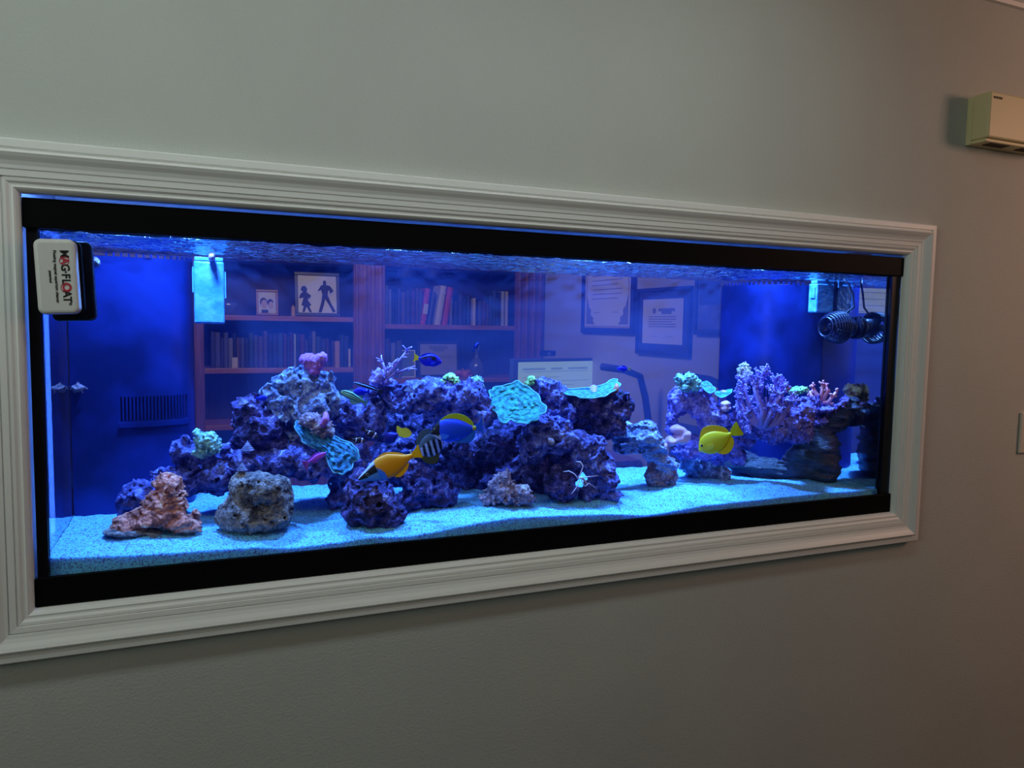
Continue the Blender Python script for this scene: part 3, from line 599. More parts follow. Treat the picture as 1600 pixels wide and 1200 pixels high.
for k, (x0, x1, z) in enumerate([(-.25, -.10, .055), (-.06, .02, .055), (.06, .20, .055), (-.24, .20, .075), (-.25, .0, .11), (-.25, .22, .135), (-.25, .10, .16), (-.25, .2, .19), (-.25, -.05, .22), (-.25, .22, .25)]):
    x0 *= mw / .62; x1 *= mw / .62; mq('line_of_print', B(x0, x1, -.0192, -.0181, ztop - z - (.012 if k < 3 else .004), ztop - z), M_txt)
mq('stand_neck', B(-.03, .03, .0255, .045, .015, ztop - .15), M_bez); mq('stand_foot', B(-.12, .12, -.06, .10, .001, .0145, .004), M_bez)
wc = at(856, 554, 2.82); we = empty('webcam', (wc.x, wc.y, wc.z - .02), 'small dark webcam clipped on top of the monitor', 'webcam')
obj('camera_body', B(wc.x - .05, wc.x + .05, wc.y - .015, wc.y + .02, pa.z + .002, wc.z + .025, .008), M_black, we)
obj('lens', lathe(bmesh.new(), [(.012, 0), (.012, .006), (.006, .008)], 14, Matrix.Translation((wc.x, wc.y - .0152, wc.z + .005)) @ Matrix.Rotation(R(90), 4, 'X')), M_clear, we)
ch = empty('office_chair', (2.45, 1.75, 0), 'dark chair with bent tubular frame right of the monitor', 'chair'); M_chair = mat('dark_chair', (.035, .03, .06), .5)
for yy, nm in ((2.1, 0), (1.38, .45)):
    q = [at(x, y, 2.1) for x, y in ((940, 573), (975, 578), (1000, 588), (1008, 620), (1022, 690))]; q = [Vector((p.x - .35, p.y - (2.1 - yy), p.z)) if 0 else Vector((p.x - .0, p.y - (2.1 - yy) * 1, p.z)) for p in q]
    q = [Vector((min(p.x, OW - .05), p.y, p.z)) for p in q]; q.append(Vector((q[-1].x, q[-1].y, .02))); q.append(Vector((q[-1].x - .45, q[-1].y, .02)))
    obj('side_frame', tube(bmesh.new(), q, .019, 8), M_chair, ch, smooth=True)
obj('seat', B(2.02, 2.44, 1.42, 2.06, .42, .48, .02), M_chair, ch); obj('backrest', B(2.42, 2.47, 1.42, 1.80, .60, .98, .015), M_chair, ch); obj('seat_rail', tube(bmesh.new(), [(2.45, 1.375, .45), (2.45, 2.105, .45)], .012, 8), M_chair, ch)
# ------------------------------------------------------------------ things on the front wall
M_tanpl = mat('ivory_plastic', (.72, .64, .36), .45, bump=.03); M_lbl = mat('dark_print', (.05, .03, .02), .6)
a = at(1503, 152, 0); b_ = at(1512, 228, 0)
x0 = 2.02; zt_, zb_ = ZB + 1.036, ZB + .915; dpt = .062
cb = empty('door_chime', (x0 + .13, 0, zb_), 'ivory plastic door chime box on the wall at the upper right', 'chime')
obj('cover', B(x0, x0 + .27, -dpt, -.0155, zb_ + .012, zt_, .004), M_tanpl, cb)
obj('base_plate', B(x0 + .004, x0 + .266, -.015, -.0005, zb_ + .004, zt_ - .003), M_tanpl, cb)
obj('lower_lip', B(x0 + .003, x0 + .267, -dpt + .008, -.0156, zb_ + .0035, zb_ + .0118, .002), M_tanpl, cb)
for k in range(2):
    bm = bmesh.new()
    for i in range(12): box(bm, x0 + .03 + k * .12 + i * .006, x0 + .033 + k * .12 + i * .006, -dpt + .012, -.025, zb_ + .0015, zb_ + .0034)
    obj('vent_grille', bm, M_lbl, cb)
def text(s, size, M, mt, name='lettering', parent=None, bold=0.0, ext=.0003, spacing=1.0):
    cu = bpy.data.curves.new(name, 'FONT'); cu.body = s; cu.size = size; cu.extrude = ext; cu.offset = bold; cu.align_x = 'CENTER'; cu.align_y = 'CENTER'; cu.space_character = spacing; cu.resolution_u = 3
    t = bpy.data.objects.new('tmp', cu); COL.objects.link(t); dg = bpy.context.evaluated_depsgraph_get(); me = bpy.data.meshes.new_from_object(t.evaluated_get(dg)); bpy.data.objects.remove(t)
    me.materials.clear(); return link(name, me, mt, parent, M)
RX = Matrix.Rotation(R(90), 4, 'X')
text('NUTONE', .0075, Matrix.Translation((x0 + .026, -dpt - .0004, zt_ - .014)) @ RX, M_lbl, parent=cb, bold=.0002)
M_sw = mat('white_switch', (.70, .66, .58), .4)
sx0 = 2.305; sw = empty('switch_plate', (sx0 + .035, 0, ZB + .125), 'white light switch plate cut by the right edge of the photo', 'switch')
obj('plate', B(sx0, sx0 + .075, -.007, -.0003, ZB + .125, ZB + .238, .003), M_sw, sw); obj('rocker', B(sx0 + .02, sx0 + .055, -.0105, -.0072, ZB + .148, ZB + .215, .002), M_sw, sw)
# magnet cleaner on the front glass: white outer half, dark inner half
mg = empty('magnet_cleaner', at(92, 480, -.02), 'white magnet algae cleaner with black lettering on the front glass', 'cleaner')
M_mw = mat('white_satin_plastic', (.66, .67, .66), .35, bump=.02)
def rbox(w, h, t, r, bev, tip=0.0):
    pts = []
    for cx, cz, a0 in ((w / 2 - r, h / 2 - r, 0), (-w / 2 + r, h / 2 - r, 90), (-w / 2 + r, -h / 2 + r, 180), (w / 2 - r, -h / 2 + r, 270)):
        for k in range(7): t_ = R(a0 + 15 * k); pts.append((cx + r * math.cos(t_), cz + r * math.sin(t_)))
    bm = bmesh.new(); prism(bm, pts, t); bmesh.ops.recalc_face_normals(bm, faces=bm.faces)
    fr_ = [f for f in bm.faces if len(f.verts) > 8 and f.calc_center_median().y < 0]
    bmesh.ops.bevel(bm, geom=list(fr_[0].edges), offset=bev, segments=3, affect='EDGES', profile=.5); return bm
pA, pB, pC, pD = at(50, 372, -.035), at(118, 374, -.035), at(60, 492, -.035), at(124, 490, -.035)
cm = (pA + pB + pC + pD) / 4; wM = ((pB - pA).length + (pD - pC).length) / 2; hM = ((pC - pA).length + (pD - pB).length) / 2
Mm = Matrix.Translation((cm.x, 0, cm.z)) @ Matrix.Rotation(R(-2.2), 4, 'Y')
obj('outer_half', rbox(wM, hM, .026, .010, .006), M_mw, mg, M=Mm @ Matrix.Translation((0, -.024, 0)))
obj('felt_base', rbox(wM * 1.0, hM * 1.0, .0165, .010, .001), M_black, mg, M=Mm @ Matrix.Translation((.004, -.0025, 0)))
obj('inner_half', rbox(wM * 1.12, hM * 1.12, .022, .010, .004), M_sil, mg, M=Mm @ Matrix.Translation((.012, .0335, -.004)))
yf = -.0373; T = Mm @ Matrix.Translation((.006, yf, 0)) @ RX @ Matrix.Rotation(R(-90), 4, 'Z')
M_ink2 = mat('black_lettering', (.008, .008, .01), .5); M_redink = mat('red_lettering', (.50, .03, .06), .5)
def tl(s, u, v, size, mt, bold=.0006, spacing=1.0): return text(s, size, T @ Matrix.Translation((u, v, 0)), mt, parent=mg, bold=bold, spacing=spacing)
sz = .0175; L_ = [('M', -.0385), ('A', -.027), ('G', -.0155), ('\u00b7', -.0075), ('F', -.001), ('L', .0085), ('O', .0185), ('A', .0295), ('T', .0395)]
kx = hM / .118 * .92
for ch_, u in L_:
    tl(ch_, u * kx, .006, sz * kx, M_redink if (ch_, u) in (('A', -.027), ('O', .0185)) else M_ink2, .0004)
def ring_(u, v, r): return obj('emblem_ring', tube(bmesh.new(), [(r * math.cos(t * math.pi / 10), r * math.sin(t * math.pi / 10), 0) for t in range(21)], .0004, 5, False), M_redink, mg, M=T @ Matrix.Translation((u, v, .0002)))
ring_(-.027 * kx, .0058, .0062); ring_(.0185 * kx, .0058, .0068)
tl('\u00ae', .047 * kx, .0095, .005, M_ink2, 0); tl('Floating magnet aquarium cleaner', 0, -.0062, .0066 * kx, M_ink2, .0001); tl('patented', 0, -.0135, .0058 * kx, M_ink2, .0001)
# label strip and scraper edge of the inner half seen behind it
# return nozzles: clear acrylic boxes
M_acr = mat('blue_lit_acrylic', (.10, .42, .85), .2, c2=(.22, .60, .95), scale=28, bump=.5, bscale=60, spec=.8, coat=.5, bd=.004)  # clear acrylic with the blue lamp light put into its colour
def acr_box(name, label, px0, px1, py0, py1, Y, dep):
    p = at(px0, (py0 + py1) / 2, Y); q = at(px1, (py0 + py1) / 2, Y); t = at((px0 + px1) / 2, py0, Y).z; b = at((px0 + px1) / 2, py1, Y).z; t = min(t, ZB + .575)
    e = empty(name, ((p.x + q.x) / 2, Y, b), label, 'nozzle'); 
    obj('box_shell', B(p.x, q.x, Y, Y + dep, b, t, .004), M_acr, e)
    obj('side_clip', B(p.x - .003, p.x - .0002, Y + .004, Y + .02, b + (t - b) * .5, t - .012), M_acr, e); obj('side_clip', B(q.x + .0002, q.x + .003, Y + .004, Y + .02, b + (t - b) * .42, t - .02), M_acr, e)
    obj('hanger', B(p.x + .002, q.x - .002, Y + .002, Y + dep * .8, t + .0005, t + .008, .001), M_acr, e); return e
acr_box('return_nozzle', 'bright blue clear acrylic box hanging at the upper left beside the overflow', 303, 351, 408, 506, .32, .03)
acr_box('return_nozzle', 'clear acrylic box hanging at the upper right above the wavemaker pump', 1276, 1304, 434, 489, .19, .03)
p0 = at(1312, 440, .185); e = empty('magnet_bracket', (p0.x, .185, at(1312, 488, .185).z), 'dark vertical strip mount between the acrylic box and its reflection', 'bracket'); obj('strap', B(p0.x - .010, p0.x + .008, .18, .188, at(1312, 488, .185).z, ZB + .575, .002), M_black, e); obj('clamp', B(p0.x - .012, p0.x + .010, .176, .1795, at(1312, 450, .185).z, at(1312, 440, .185).z), M_acr, e)
# wavemaker pumps on the right side pane
def pump(px, py, Y, r, L, label, cable=None):
    c = at(px, py, Y); e = empty('wavemaker_pump', c, label, 'pump'); M0 = Matrix.Translation(c) @ Matrix.Rotation(R(-90), 4, 'Y')     # local z points to -x
    M_pp = bpy.data.materials.get('pump_plastic') or mat('pump_plastic', (.012, .012, .035), .35, spec=.4)
    obj('motor_body', lathe(bmesh.new(), [(.004, -L * .5), (r * .55, -L * .49), (r * .6, -L * .4), (r * .6, -.004), (r * .3, 0)], 24, M0), M_pp, e, smooth=True)
    for i in range(8):      # cage rings of the propeller housing
        z = .001 + L * .55 * i / 7; rr = r * math.sqrt(max(.1, 1 - (i / 7 * .8) ** 2)); obj('cage_ring', tube(bmesh.new(), [M0 @ Vector((rr * math.cos(t * math.pi / 12), rr * math.sin(t * math.pi / 12), z)) for t in range(25)], .0026, 5, False), M_pp, e)
    for j in range(10):
        a = j * math.pi / 5; obj('cage_rib', tube(bmesh.new(), [M0 @ Vector((r * math.sqrt(max(.1, 1 - (i / 7 * .8) ** 2)) * math.cos(a), r * math.sqrt(max(.1, 1 - (i / 7 * .8) ** 2)) * math.sin(a), .001 + L * .55 * i / 7)) for i in range(8)], .002, 5), M_pp, e)
    hub = obj('hub', lathe(bmesh.new(), [(.003, 0.001), (r * .25, .003), (r * .25, L * .4), (.003, L * .47)], 14, M0), M_pp, e, smooth=True)
    for j in range(3):
        a = j * 2.094; pts = [(r * .2, -.004), (r * .8, -.012), (r * .85, .008), (r * .2, .004)]; Mb = M0 @ Matrix.Rotation(a, 4, 'Z') @ Matrix.Translation((0, 0, L * .25)) @ Matrix.Rotation(R(35), 4, 'X'); obj('propeller_blade', prism(bmesh.new(), pts, .002, Mb), M_pp, e)
    obj('magnet_mount', lathe(bmesh.new(), [(r * .7, -L * .5 - .012), (r * .75, -L * .5 - .008), (r * .7, -L * .5 - .0005)], 20, M0), M_pp, e)
    if cable: obj('cable', tube(bmesh.new(), [c] + [at(*q) for q in cable], .0028, 7), M_pp, e, smooth=True)
    return e
P1 = SX - .001
pc = atX(1338, 512, SX); pump_y = pc.y
pc2 = Vector((SX - .056, pump_y, pc.z)); s_ = None
def pix(v):
    d = v - CAM; w = d.dot(FW); return 800 + F * d.dot(RT) / w, 600 - F * d.dot(UP) / w
q1 = pix(pc2)
pump(q1[0], q1[1], pc2.y, .040, .085, 'black caged wavemaker pump on the right side pane near the surface', [(q1[0] + 6, q1[1] - 20, pc2.y), (1334, 480, pc2.y - .005), (1333, 460, pc2.y), (1327, 445, pc2.y + .01), (1318, 436, pc2.y + .02)])
pc = atX(1348, 654, SX); q2 = pix(Vector((SX - .050, pc.y + .03, pc.z)))
pump(q2[0], q2[1], pc.y + .03, .034, .075, 'dark caged wavemaker pump low on the right side behind the driftwood')
# ------------------------------------------------------------------ live rock
def rockmat(name, dark, mid, light, bumpd=.0025, sc=1.0, rough=.85):
    """encrusted rock: dark pores, coloured crust and pale fleck growths, with two scales of relief"""
    m, nt, b, out = nodes(name); N = nt.nodes.new; Lk = nt.links.new; tc = N('ShaderNodeTexCoord')
    b.inputs['Roughness'].default_value = rough; b.inputs['Specular IOR Level'].default_value = .25
    n1 = N('ShaderNodeTexNoise'); n1.inputs['Scale'].default_value = 42 * sc; n1.inputs['Detail'].default_value = 8; n1.inputs['Roughness'].default_value = .7; n1.inputs['Distortion'].default_value = .8
    Lk(tc.outputs['Object'], n1.inputs['Vector']); r = N('ShaderNodeValToRGB'); r.color_ramp.elements[0].position = .40; r.color_ramp.elements[0].color = (*dark, 1)
    r.color_ramp.elements[1].position = .56; r.color_ramp.elements[1].color = (*mid, 1); e = r.color_ramp.elements.new(.66); e.color = (*light, 1); Lk(n1.outputs['Fac'], r.inputs[0])
    v = N('ShaderNodeTexVoronoi'); v.inputs['Scale'].default_value = 190 * sc; Lk(tc.outputs['Object'], v.inputs['Vector'])
    r2 = N('ShaderNodeValToRGB'); r2.color_ramp.elements[0].position = .10; r2.color_ramp.elements[0].color = (1.6, 1.6, 1.6, 1); r2.color_ramp.elements[1].position = .55; r2.color_ramp.elements[1].color = (.45, .45, .45, 1); Lk(v.outputs['Distance'], r2.inputs[0])
    mx = N('ShaderNodeMix'); mx.data_type = 'RGBA'; mx.blend_type = 'MULTIPLY'; mx.inputs[0].default_value = .45; Lk(r.outputs[0], mx.inputs[6]); Lk(r2.outputs[0], mx.inputs[7]); Lk(mx.outputs[2], b.inputs['Base Color'])
    n2 = N('ShaderNodeTexNoise'); n2.inputs['Scale'].default_value = 170 * sc; n2.inputs['Detail'].default_value = 6; n2.inputs['Roughness'].default_value = .75; Lk(tc.outputs['Object'], n2.inputs['Vector'])
    b1 = N('ShaderNodeBump'); b1.inputs['Distance'].default_value = bumpd; b1.inputs['Strength'].default_value = 1; Lk(n2.outputs['Fac'], b1.inputs['Height'])
    b2 = N('ShaderNodeBump'); b2.invert = True; b2.inputs['Distance'].default_value = bumpd * .7; b2.inputs['Strength'].default_value = 1; Lk(v.outputs['Distance'], b2.inputs['Height']); Lk(b1.outputs[0], b2.inputs['Normal']); Lk(b2.outputs[0], b.inputs['Normal']); return m
M_purple = rockmat('coralline_rock', (.04, .035, .18), (.19, .19, .62), (.38, .46, .90))
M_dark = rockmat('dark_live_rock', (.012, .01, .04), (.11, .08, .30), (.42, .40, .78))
M_blue = rockmat('algae_blue_rock', (.10, .12, .28), (.34, .44, .74), (.55, .72, .9))
M_grey = rockmat('porous_grey_rock', (.07, .06, .07), (.34, .29, .28), (.52, .46, .42), sc=1.2)
M_brown = rockmat('rusty_brown_rock', (.25, .07, .05), (.95, .34, .24), (1.0, .62, .38))
M_mix = rockmat('mixed_encrusted_rock', (.12, .08, .12), (.48, .32, .38), (.62, .62, .5))
M_vio = rockmat('violet_encrusted_rock', (.10, .06, .34), (.36, .26, .88), (.58, .52, .98), sc=1.2)
M_log = mat('dark_stoneware_log', (.012, .014, .03), .35, c2=(.05, .05, .09), scale=30, bump=1, bd=.005, bscale=120, detail=6, spec=.6, stretch=(1, 1, 4))
rock = lambda label, px, py, Y, ells, mt, style='crag', **k: blob('live_rock', label, 'rock', px, py, Y, ells, mt, style, **k)
rock('rusty brown craggy rock in front at the left, with a tall knob', 245, 800, .125, [(262, 768, 25, 30, 0, .030), (258, 790, 30, 34, 0, .035), (226, 812, 46, 17, 0, .035, 14), (283, 816, 30, 12, -.012, .03), (304, 812, 9, 15, -.005, .014), (275, 800, 18, 22, -.01, .02, -25)], M_brown, 'fold', vox=.0026)
o = blob('slate_slab', 'thin grey slab lying under the rusty brown rock', 'rock', 205, 832, .115, [(205, 830, 44, 6, 0, .035, -4), (240, 833, 20, 6, -.005, .03)], M_grey, 'layer', amp=.5)
rock('small knobbly purple rock at the far left behind the brown one', 212, 782, .205, [(203, 785, 16, 20), (224, 772, 15, 19), (216, 790, 22, 18)], M_purple, 'crag')
rock('purple rock sloping down to the left under the polyp clump', 290, 735, .21, [(256, 748, 17, 17), (283, 752, 28, 20), (262, 770, 18, 16), (330, 742, 34, 20, 0, .04, 14), (352, 722, 26, 18), (292, 704, 20, 17), (318, 716, 24, 17), (372, 740, 20, 22), (340, 758, 26, 10), (262, 795, 26, 18, .02, .03)], M_purple)
rock('large grey porous boulder standing in front at the left', 400, 784, .10, [(408, 763, 42, 26, 0, .045), (380, 800, 38, 30, 0, .045), (428, 790, 32, 36, .01, .045), (400, 812, 52, 16, 0, .045), (378, 760, 20, 22, 0, .03)], M_grey, 'porous', k=.02)
rock('flat dark shelf rock bridging above the grey boulder', 470, 724, .20, [(405, 716, 34, 15, 0, .05), (455, 716, 48, 15, 0, .055), (510, 728, 38, 17, 0, .05), (455, 732, 55, 9, .01, .05), (548, 755, 24, 40, .03, .035), (556, 720, 22, 24, .02, .04), (540, 790, 26, 20, .03, .04)], M_purple)
rock('dark craggy rock forming the left end of the big mound', 395, 663, .22, [(392, 645, 25, 21), (404, 668, 31, 30), (382, 683, 15, 18), (418, 695, 26, 16)], M_dark)
rock('tallest rock of the left mound, pale on top under the pink coral', 475, 622, .22, [(463, 603, 34, 22), (500, 600, 26, 22), (512, 624, 20, 25), (438, 628, 26, 22), (478, 635, 45, 30), (455, 665, 40, 22, .02), (488, 588, 18, 14)], M_blue)
rock('pinkish lilac rock just above the blue draped coral', 492, 662, .155, [(482, 656, 18, 12, 0, .022), (502, 666, 22, 13, 0, .024), (512, 676, 14, 9)], M_mix, 'bumpy')
rock('craggy blue purple rock right of the left mound above the clownfish', 558, 650, .23, [(545, 645, 30, 24), (575, 655, 26, 26), (530, 632, 18, 14), (560, 672, 30, 16), (580, 625, 20, 14)], M_purple)
rock('long overhanging ledge rock in the centre above the cave', 672, 628, .20, [(612, 616, 24, 14), (640, 614, 26, 16), (680, 613, 38, 17, 0, .05), (725, 620, 34, 20, 0, .045), (752, 640, 22, 20), (650, 632, 46, 14, .01, .05), (700, 644, 40, 16, .02, .05), (740, 656, 24, 16, .01), (602, 603, 14, 10)], M_purple)
rock('dark purple rock with pale flecks at the foot of the centre', 578, 780, .085, [(565, 762, 28, 22), (590, 785, 34, 26), (560, 798, 24, 18), (612, 803, 18, 14), (580, 806, 32, 14), (560, 742, 18, 12)], M_dark)
rock('low dark rock right of the flecked one below the foxface fish', 668, 772, .15, [(660, 758, 34, 22), (685, 775, 28, 20), (645, 785, 28, 14), (700, 782, 14, 10), (640, 740, 22, 16)], M_dark, 'crag')
rock('dark shaded rock mass at the back of the cave', 760, 720, .29, [(735, 700, 40, 30), (775, 690, 34, 34), (730, 735, 26, 24, .0), (795, 740, 32, 40), (690, 735, 24, 18), (835, 735, 40, 50), (760, 755, 30, 28), (800, 680, 30, 26), (690, 700, 30, 26), (880, 720, 34, 40), (900, 690, 30, 24), (850, 690, 40, 30), (640, 740, 24, 26)], M_dark, vox=.0036)  # real rock mass, widened to fill the caves with dark
rock('added dark rock standing in for the black depth of the cave under the long ledge', 650, 700, .36, [(630, 700, 40, 34), (675, 705, 34, 36), (600, 725, 34, 28), (700, 730, 30, 24), (640, 668, 56, 26), (705, 665, 46, 26)], M_dark, vox=.0036)  # rock added so the cave reads dark behind the ledge
rock('cone shaped mixed pink and grey rock on the sand in the middle', 792, 766, .095, [(790, 750, 14, 20), (788, 768, 24, 18), (768, 782, 24, 12), (805, 780, 30, 14), (822, 768, 13, 13), (780, 758, 12, 14)], M_mix, 'bumpy', vox=.0028)
rock('purple knobbed rock sloping down beside the teal plate coral', 852, 622, .20, [(840, 608, 18, 16), (860, 618, 24, 18, 0, .03, -30), (882, 640, 22, 16), (858, 640, 20, 18), (830, 625, 14, 20)], M_purple)
rock('big dark overhanging rock under the right hand teal plate', 925, 650, .18, [(918, 640, 38, 26, 0, .045), (950, 638, 28, 22), (968, 628, 16, 14), (935, 664, 28, 20), (896, 655, 24, 24), (958, 655, 16, 16)], M_dark)
rock('craggy purple rock in the middle with round pits', 855, 682, .135, [(850, 664, 26, 16), (872, 668, 18, 20), (838, 690, 22, 22), (866, 694, 24, 18), (835, 712, 16, 12), (885, 690, 12, 14)], M_purple)
rock('tall purple rock leaning like a pillar above the shrimp', 925, 735, .105, [(905, 695, 22, 18), (928, 705, 18, 22), (936, 730, 20, 24), (942, 752, 20, 18), (955, 770, 18, 9), (912, 715, 18, 16), (925, 770, 16, 8)], M_purple)
rock('small dark upright rock left of the shrimp', 878, 752, .095, [(870, 742, 12, 16), (878, 757, 16, 16), (886, 770, 15, 12), (866, 762, 12, 14)], M_dark)
rock('pale blue arched rock right of centre', 995, 692, .19, [(972, 672, 20, 12), (990, 684, 24, 16), (1010, 684, 22, 18, 0, .03, -35), (1025, 705, 18, 16), (1038, 722, 16, 14), (1008, 668, 14, 8), (985, 700, 22, 9)], M_blue, 'fold')
rock('pinkish grey rock at the foot of the pale blue arch', 1038, 738, .16, [(1036, 726, 20, 14), (1042, 742, 18, 16), (1022, 745, 14, 14), (1030, 755, 20, 9)], M_mix, 'bumpy')
rock('violet pillar rock with a round hole, left of the tree coral', 1082, 650, .20, [(1075, 612, 26, 12), (1080, 626, 34, 14), (1058, 640, 16, 12), (1050, 655, 10, 14), (1052, 672, 10, 10), (1106, 640, 22, 16), (1108, 664, 18, 20), (1088, 694, 22, 16), (1074, 708, 24, 12), (1120, 652, 20, 16), (1112, 700, 24, 18), (1066, 690, 8, 10), (1096, 640, 20, 16), (1062, 628, 20, 18)], M_vio, 'bumpy', k=.008, vox=.0028)
rock('low shaded blue rock behind the yellow fish on the sand', 1105, 735, .22, [(1095, 735, 28, 17), (1120, 738, 20, 14), (1078, 722, 14, 18), (1105, 720, 24, 12)], M_blue, 'crag')
rock('wide violet rock under the purple tree coral', 1185, 680, .135, [(1145, 672, 26, 20), (1178, 668, 34, 20), (1210, 672, 30, 22), (1140, 694, 22, 17), (1160, 690, 24, 12), (1240, 655, 26, 22), (1238, 674, 14, 14), (1255, 636, 18, 12), (1120, 715, 20, 20), (1205, 650, 26, 14), (1165, 655, 26, 18), (1250, 674, 18, 14), (1150, 715, 16, 14)], M_vio, 'bumpy', k=.008, vox=.0028)
lg = blob('stoneware_log', 'dark driftwood shaped ornament with pale streaks at the right end', 'ornament', 1255, 700, .145, [(1282, 690, 28, 28), (1284, 715, 28, 30), (1275, 732, 38, 22), (1255, 715, 24, 26), (1262, 680, 26, 26), (1235, 738, 38, 16), (1244, 722, 20, 20), (1190, 737, 44, 17), (1150, 728, 30, 19), (1130, 715, 14, 10), (1285, 662, 32, 20, 0, .035, 10), (1308, 648, 26, 16, 0, .03, 38), (1330, 628, 11, 14), (1275, 642, 26, 12), (1252, 700, 14, 14)], M_log, 'layer', k=.014, vox=.0028)
rock('violet crusted ledge on top of the dark driftwood ornament', 1285, 640, .118, [(1262, 630, 28, 12, -.024, .034), (1288, 638, 26, 9, -.022, .034, 8), (1312, 629, 16, 7, -.016, .026, 38), (1250, 652, 24, 10, -.03, .024), (1268, 662, 26, 7, -.034, .018, 14), (1246, 684, 20, 6, -.034, .016, 18)], M_vio, 'bumpy', vox=.0026)
# ------------------------------------------------------------------ corals
M_pink = mat('pink_coral', (.40, .11, .42), .7, c2=(.52, .19, .54), scale=40, bump=.9, bscale=400, spec=.3)
M_teal = mat('teal_plate_coral', (.008, .11, .12), .8, c2=(.03, .31, .26), scale=90, detail=6, bump=1, bscale=240, spec=.4, bd=.003)
M_azure = mat('azure_plate_coral', (.012, .11, .26), .7, c2=(.04, .27, .44), scale=110, detail=6, bump=1, bscale=260, spec=.4, bd=.003)
M_rim = mat('plate_coral_rim', (.10, .34, .42), .6, bump=.3)
M_grn = mat('green_polyps', (.16, .40, .10), .6, c2=(.42, .72, .26), scale=90, bump=.6, bscale=300)
M_aqp = mat('aqua_polyps', (.08, .20, .24), .6, c2=(.30, .60, .50), scale=110, bump=.6, bscale=300)
M_cream = mat('cream_polyps', (.30, .22, .18), .6, c2=(.50, .50, .36), scale=90, bump=.6, bscale=300)
M_lil = mat('lilac_soft_coral', (.26, .18, .62), .6, c2=(.42, .32, .85), scale=50, bump=.5, bscale=400)
M_mush = mat('pink_leather_coral', (.55, .28, .45), .6, c2=(.70, .38, .50), scale=20, bump=.5, bscale=300)
M_tail = mat('violet_flesh', (.35, .22, .6), .6, bump=.4, bscale=300)
o = blob('brain_coral', 'rounded pink lobed coral crowning the tallest left rock', 'coral', 490, 566, .20, [(487, 565, 15, 12), (477, 562, 10, 10), (501, 561, 10, 9), (490, 572, 16, 9), (504, 556, 7, 6), (490, 580, 9, 8)], M_pink, 'brain', vox=.002, k=.005, amp=.5)
blob('brain_coral', 'small pink stubby coral beside the blue draped plate', 'coral', 510, 654, .14, [(509, 652, 5, 8), (504, 662, 5, 6)], M_pink, 'soft', vox=.002)
def plate(name, label, outline, Y, normal_tilt, mt, thick=.004, ruffle=.004, bowl=0.0, ridge=.0042, seed=0, roll=0, stalk=None):
    """plate coral: a ruffled disc filling the outline (px); the outline lies on a plane tilted back by normal_tilt degrees"""
    cx = sum(p[0] for p in outline) / len(outline); cy = sum(p[1] for p in outline) / len(outline); fr = Fr(cx, cy, Y)
    ol = smooth_poly(outline, 8); n = len(ol)
    rw = random.Random(seed); ph = [rw.uniform(0, 6.28) for _ in range(3)]; ol = [(cx + (x - cx) * (1 + .035 * math.sin(i * .55 + ph[0]) + .03 * math.sin(i * .95 + ph[1])), cy + (y - cy) * (1 + .035 * math.sin(i * .55 + ph[0]) + .03 * math.sin(i * .95 + ph[1]))) for i, (x, y) in enumerate(ol)]; tn = math.tan(R(normal_tilt)); K = 22
    e = empty(name, fr.c, label, 'coral')
    def P(u, v, off):      # u, v px offsets from the centre
        x = u * fr.sx; z = -v * fr.s; y = z * tn + off; return fr.c + fr.r * x + fr.h * y + Vector((0, 0, z))
    pts = []; 
    for k in range(K + 1):
        f = k / K
        for i, (ox, oy) in enumerate(ol): pts.append(((ox - cx) * f, (oy - cy) * f, f, i))
    A = np.array([(a * .0013 + seed, b * .0013, seed) for a, b, _, _ in pts]); rg = fbm(A / .008, 3) * ridge * 2 + .5 * ridge * np.sin(np.array([q[2] for q in pts]) * 26 + 5 * fbm(A / .03, 2))
    rf = fbm(A / .035, 2)
    bm = bmesh.new(); top = []; bot = []
    for (u, v, f, i), a, b in zip(pts, rg, rf):
        o_ = -a * (1 if f < .98 else .3) - b * ruffle * f * 2 - bowl * f * f
        top.append(bm.verts.new(P(u, v, o_))); bot.append(bm.verts.new(P(u * .985, v * .985, -b * ruffle * f * 2 - bowl * f * f + thick)))
    for L_, rev in ((top, 0), (bot, 1)):
        for k in range(K):
            for i in range(n):
                q = [L_[k * n + i], L_[k * n + (i + 1) % n], L_[(k + 1) * n + (i + 1) % n], L_[(k + 1) * n + i]]
                bm.faces.new(q[::-1] if rev else q)
    bmesh.ops.remove_doubles(bm, verts=bm.verts[:], dist=.00002)
    pl = obj('coral_plate', bm, mt, e, smooth=True)
    bm = bmesh.new(); rimp = [P(ox - cx, oy - cy, -b * ruffle * 2 - bowl + thick * .4) for (ox, oy), b in zip(ol, rf[-n:])]
    tube(bm, rimp + [rimp[0]], thick * .42, 6, False); obj('growth_edge', bm, M_rim, e, smooth=True)
    if stalk: sx_, sy_ = stalk; obj('stalk', tube(bmesh.new(), [P(0, 0, thick + .008), P((sx_ - cx) * .4, (sy_ - cy) * .4, thick + .02), fr.p(sx_, sy_, .035)], [.010, .008, .009], 10), M_tail, e, smooth=True)
    return e
plate('plate_coral', 'bright blue ruffled coral draped down in front of the left cave', [(462, 668), (478, 659), (500, 663), (515, 680), (535, 690), (556, 700), (560, 715), (548, 730), (530, 738), (516, 728), (508, 712), (490, 700), (472, 690)], .13, 38, M_azure, ruffle=.006, bowl=-.012, seed=1)
plate('plate_coral', 'large teal ruffled plate coral in the centre', [(768, 612), (790, 604), (810, 600), (830, 610), (848, 628), (852, 640), (838, 650), (822, 657), (800, 653), (788, 656), (772, 640), (764, 625)], .15, 55, M_teal, ruffle=.005, bowl=.006, seed=2, stalk=(810, 650))
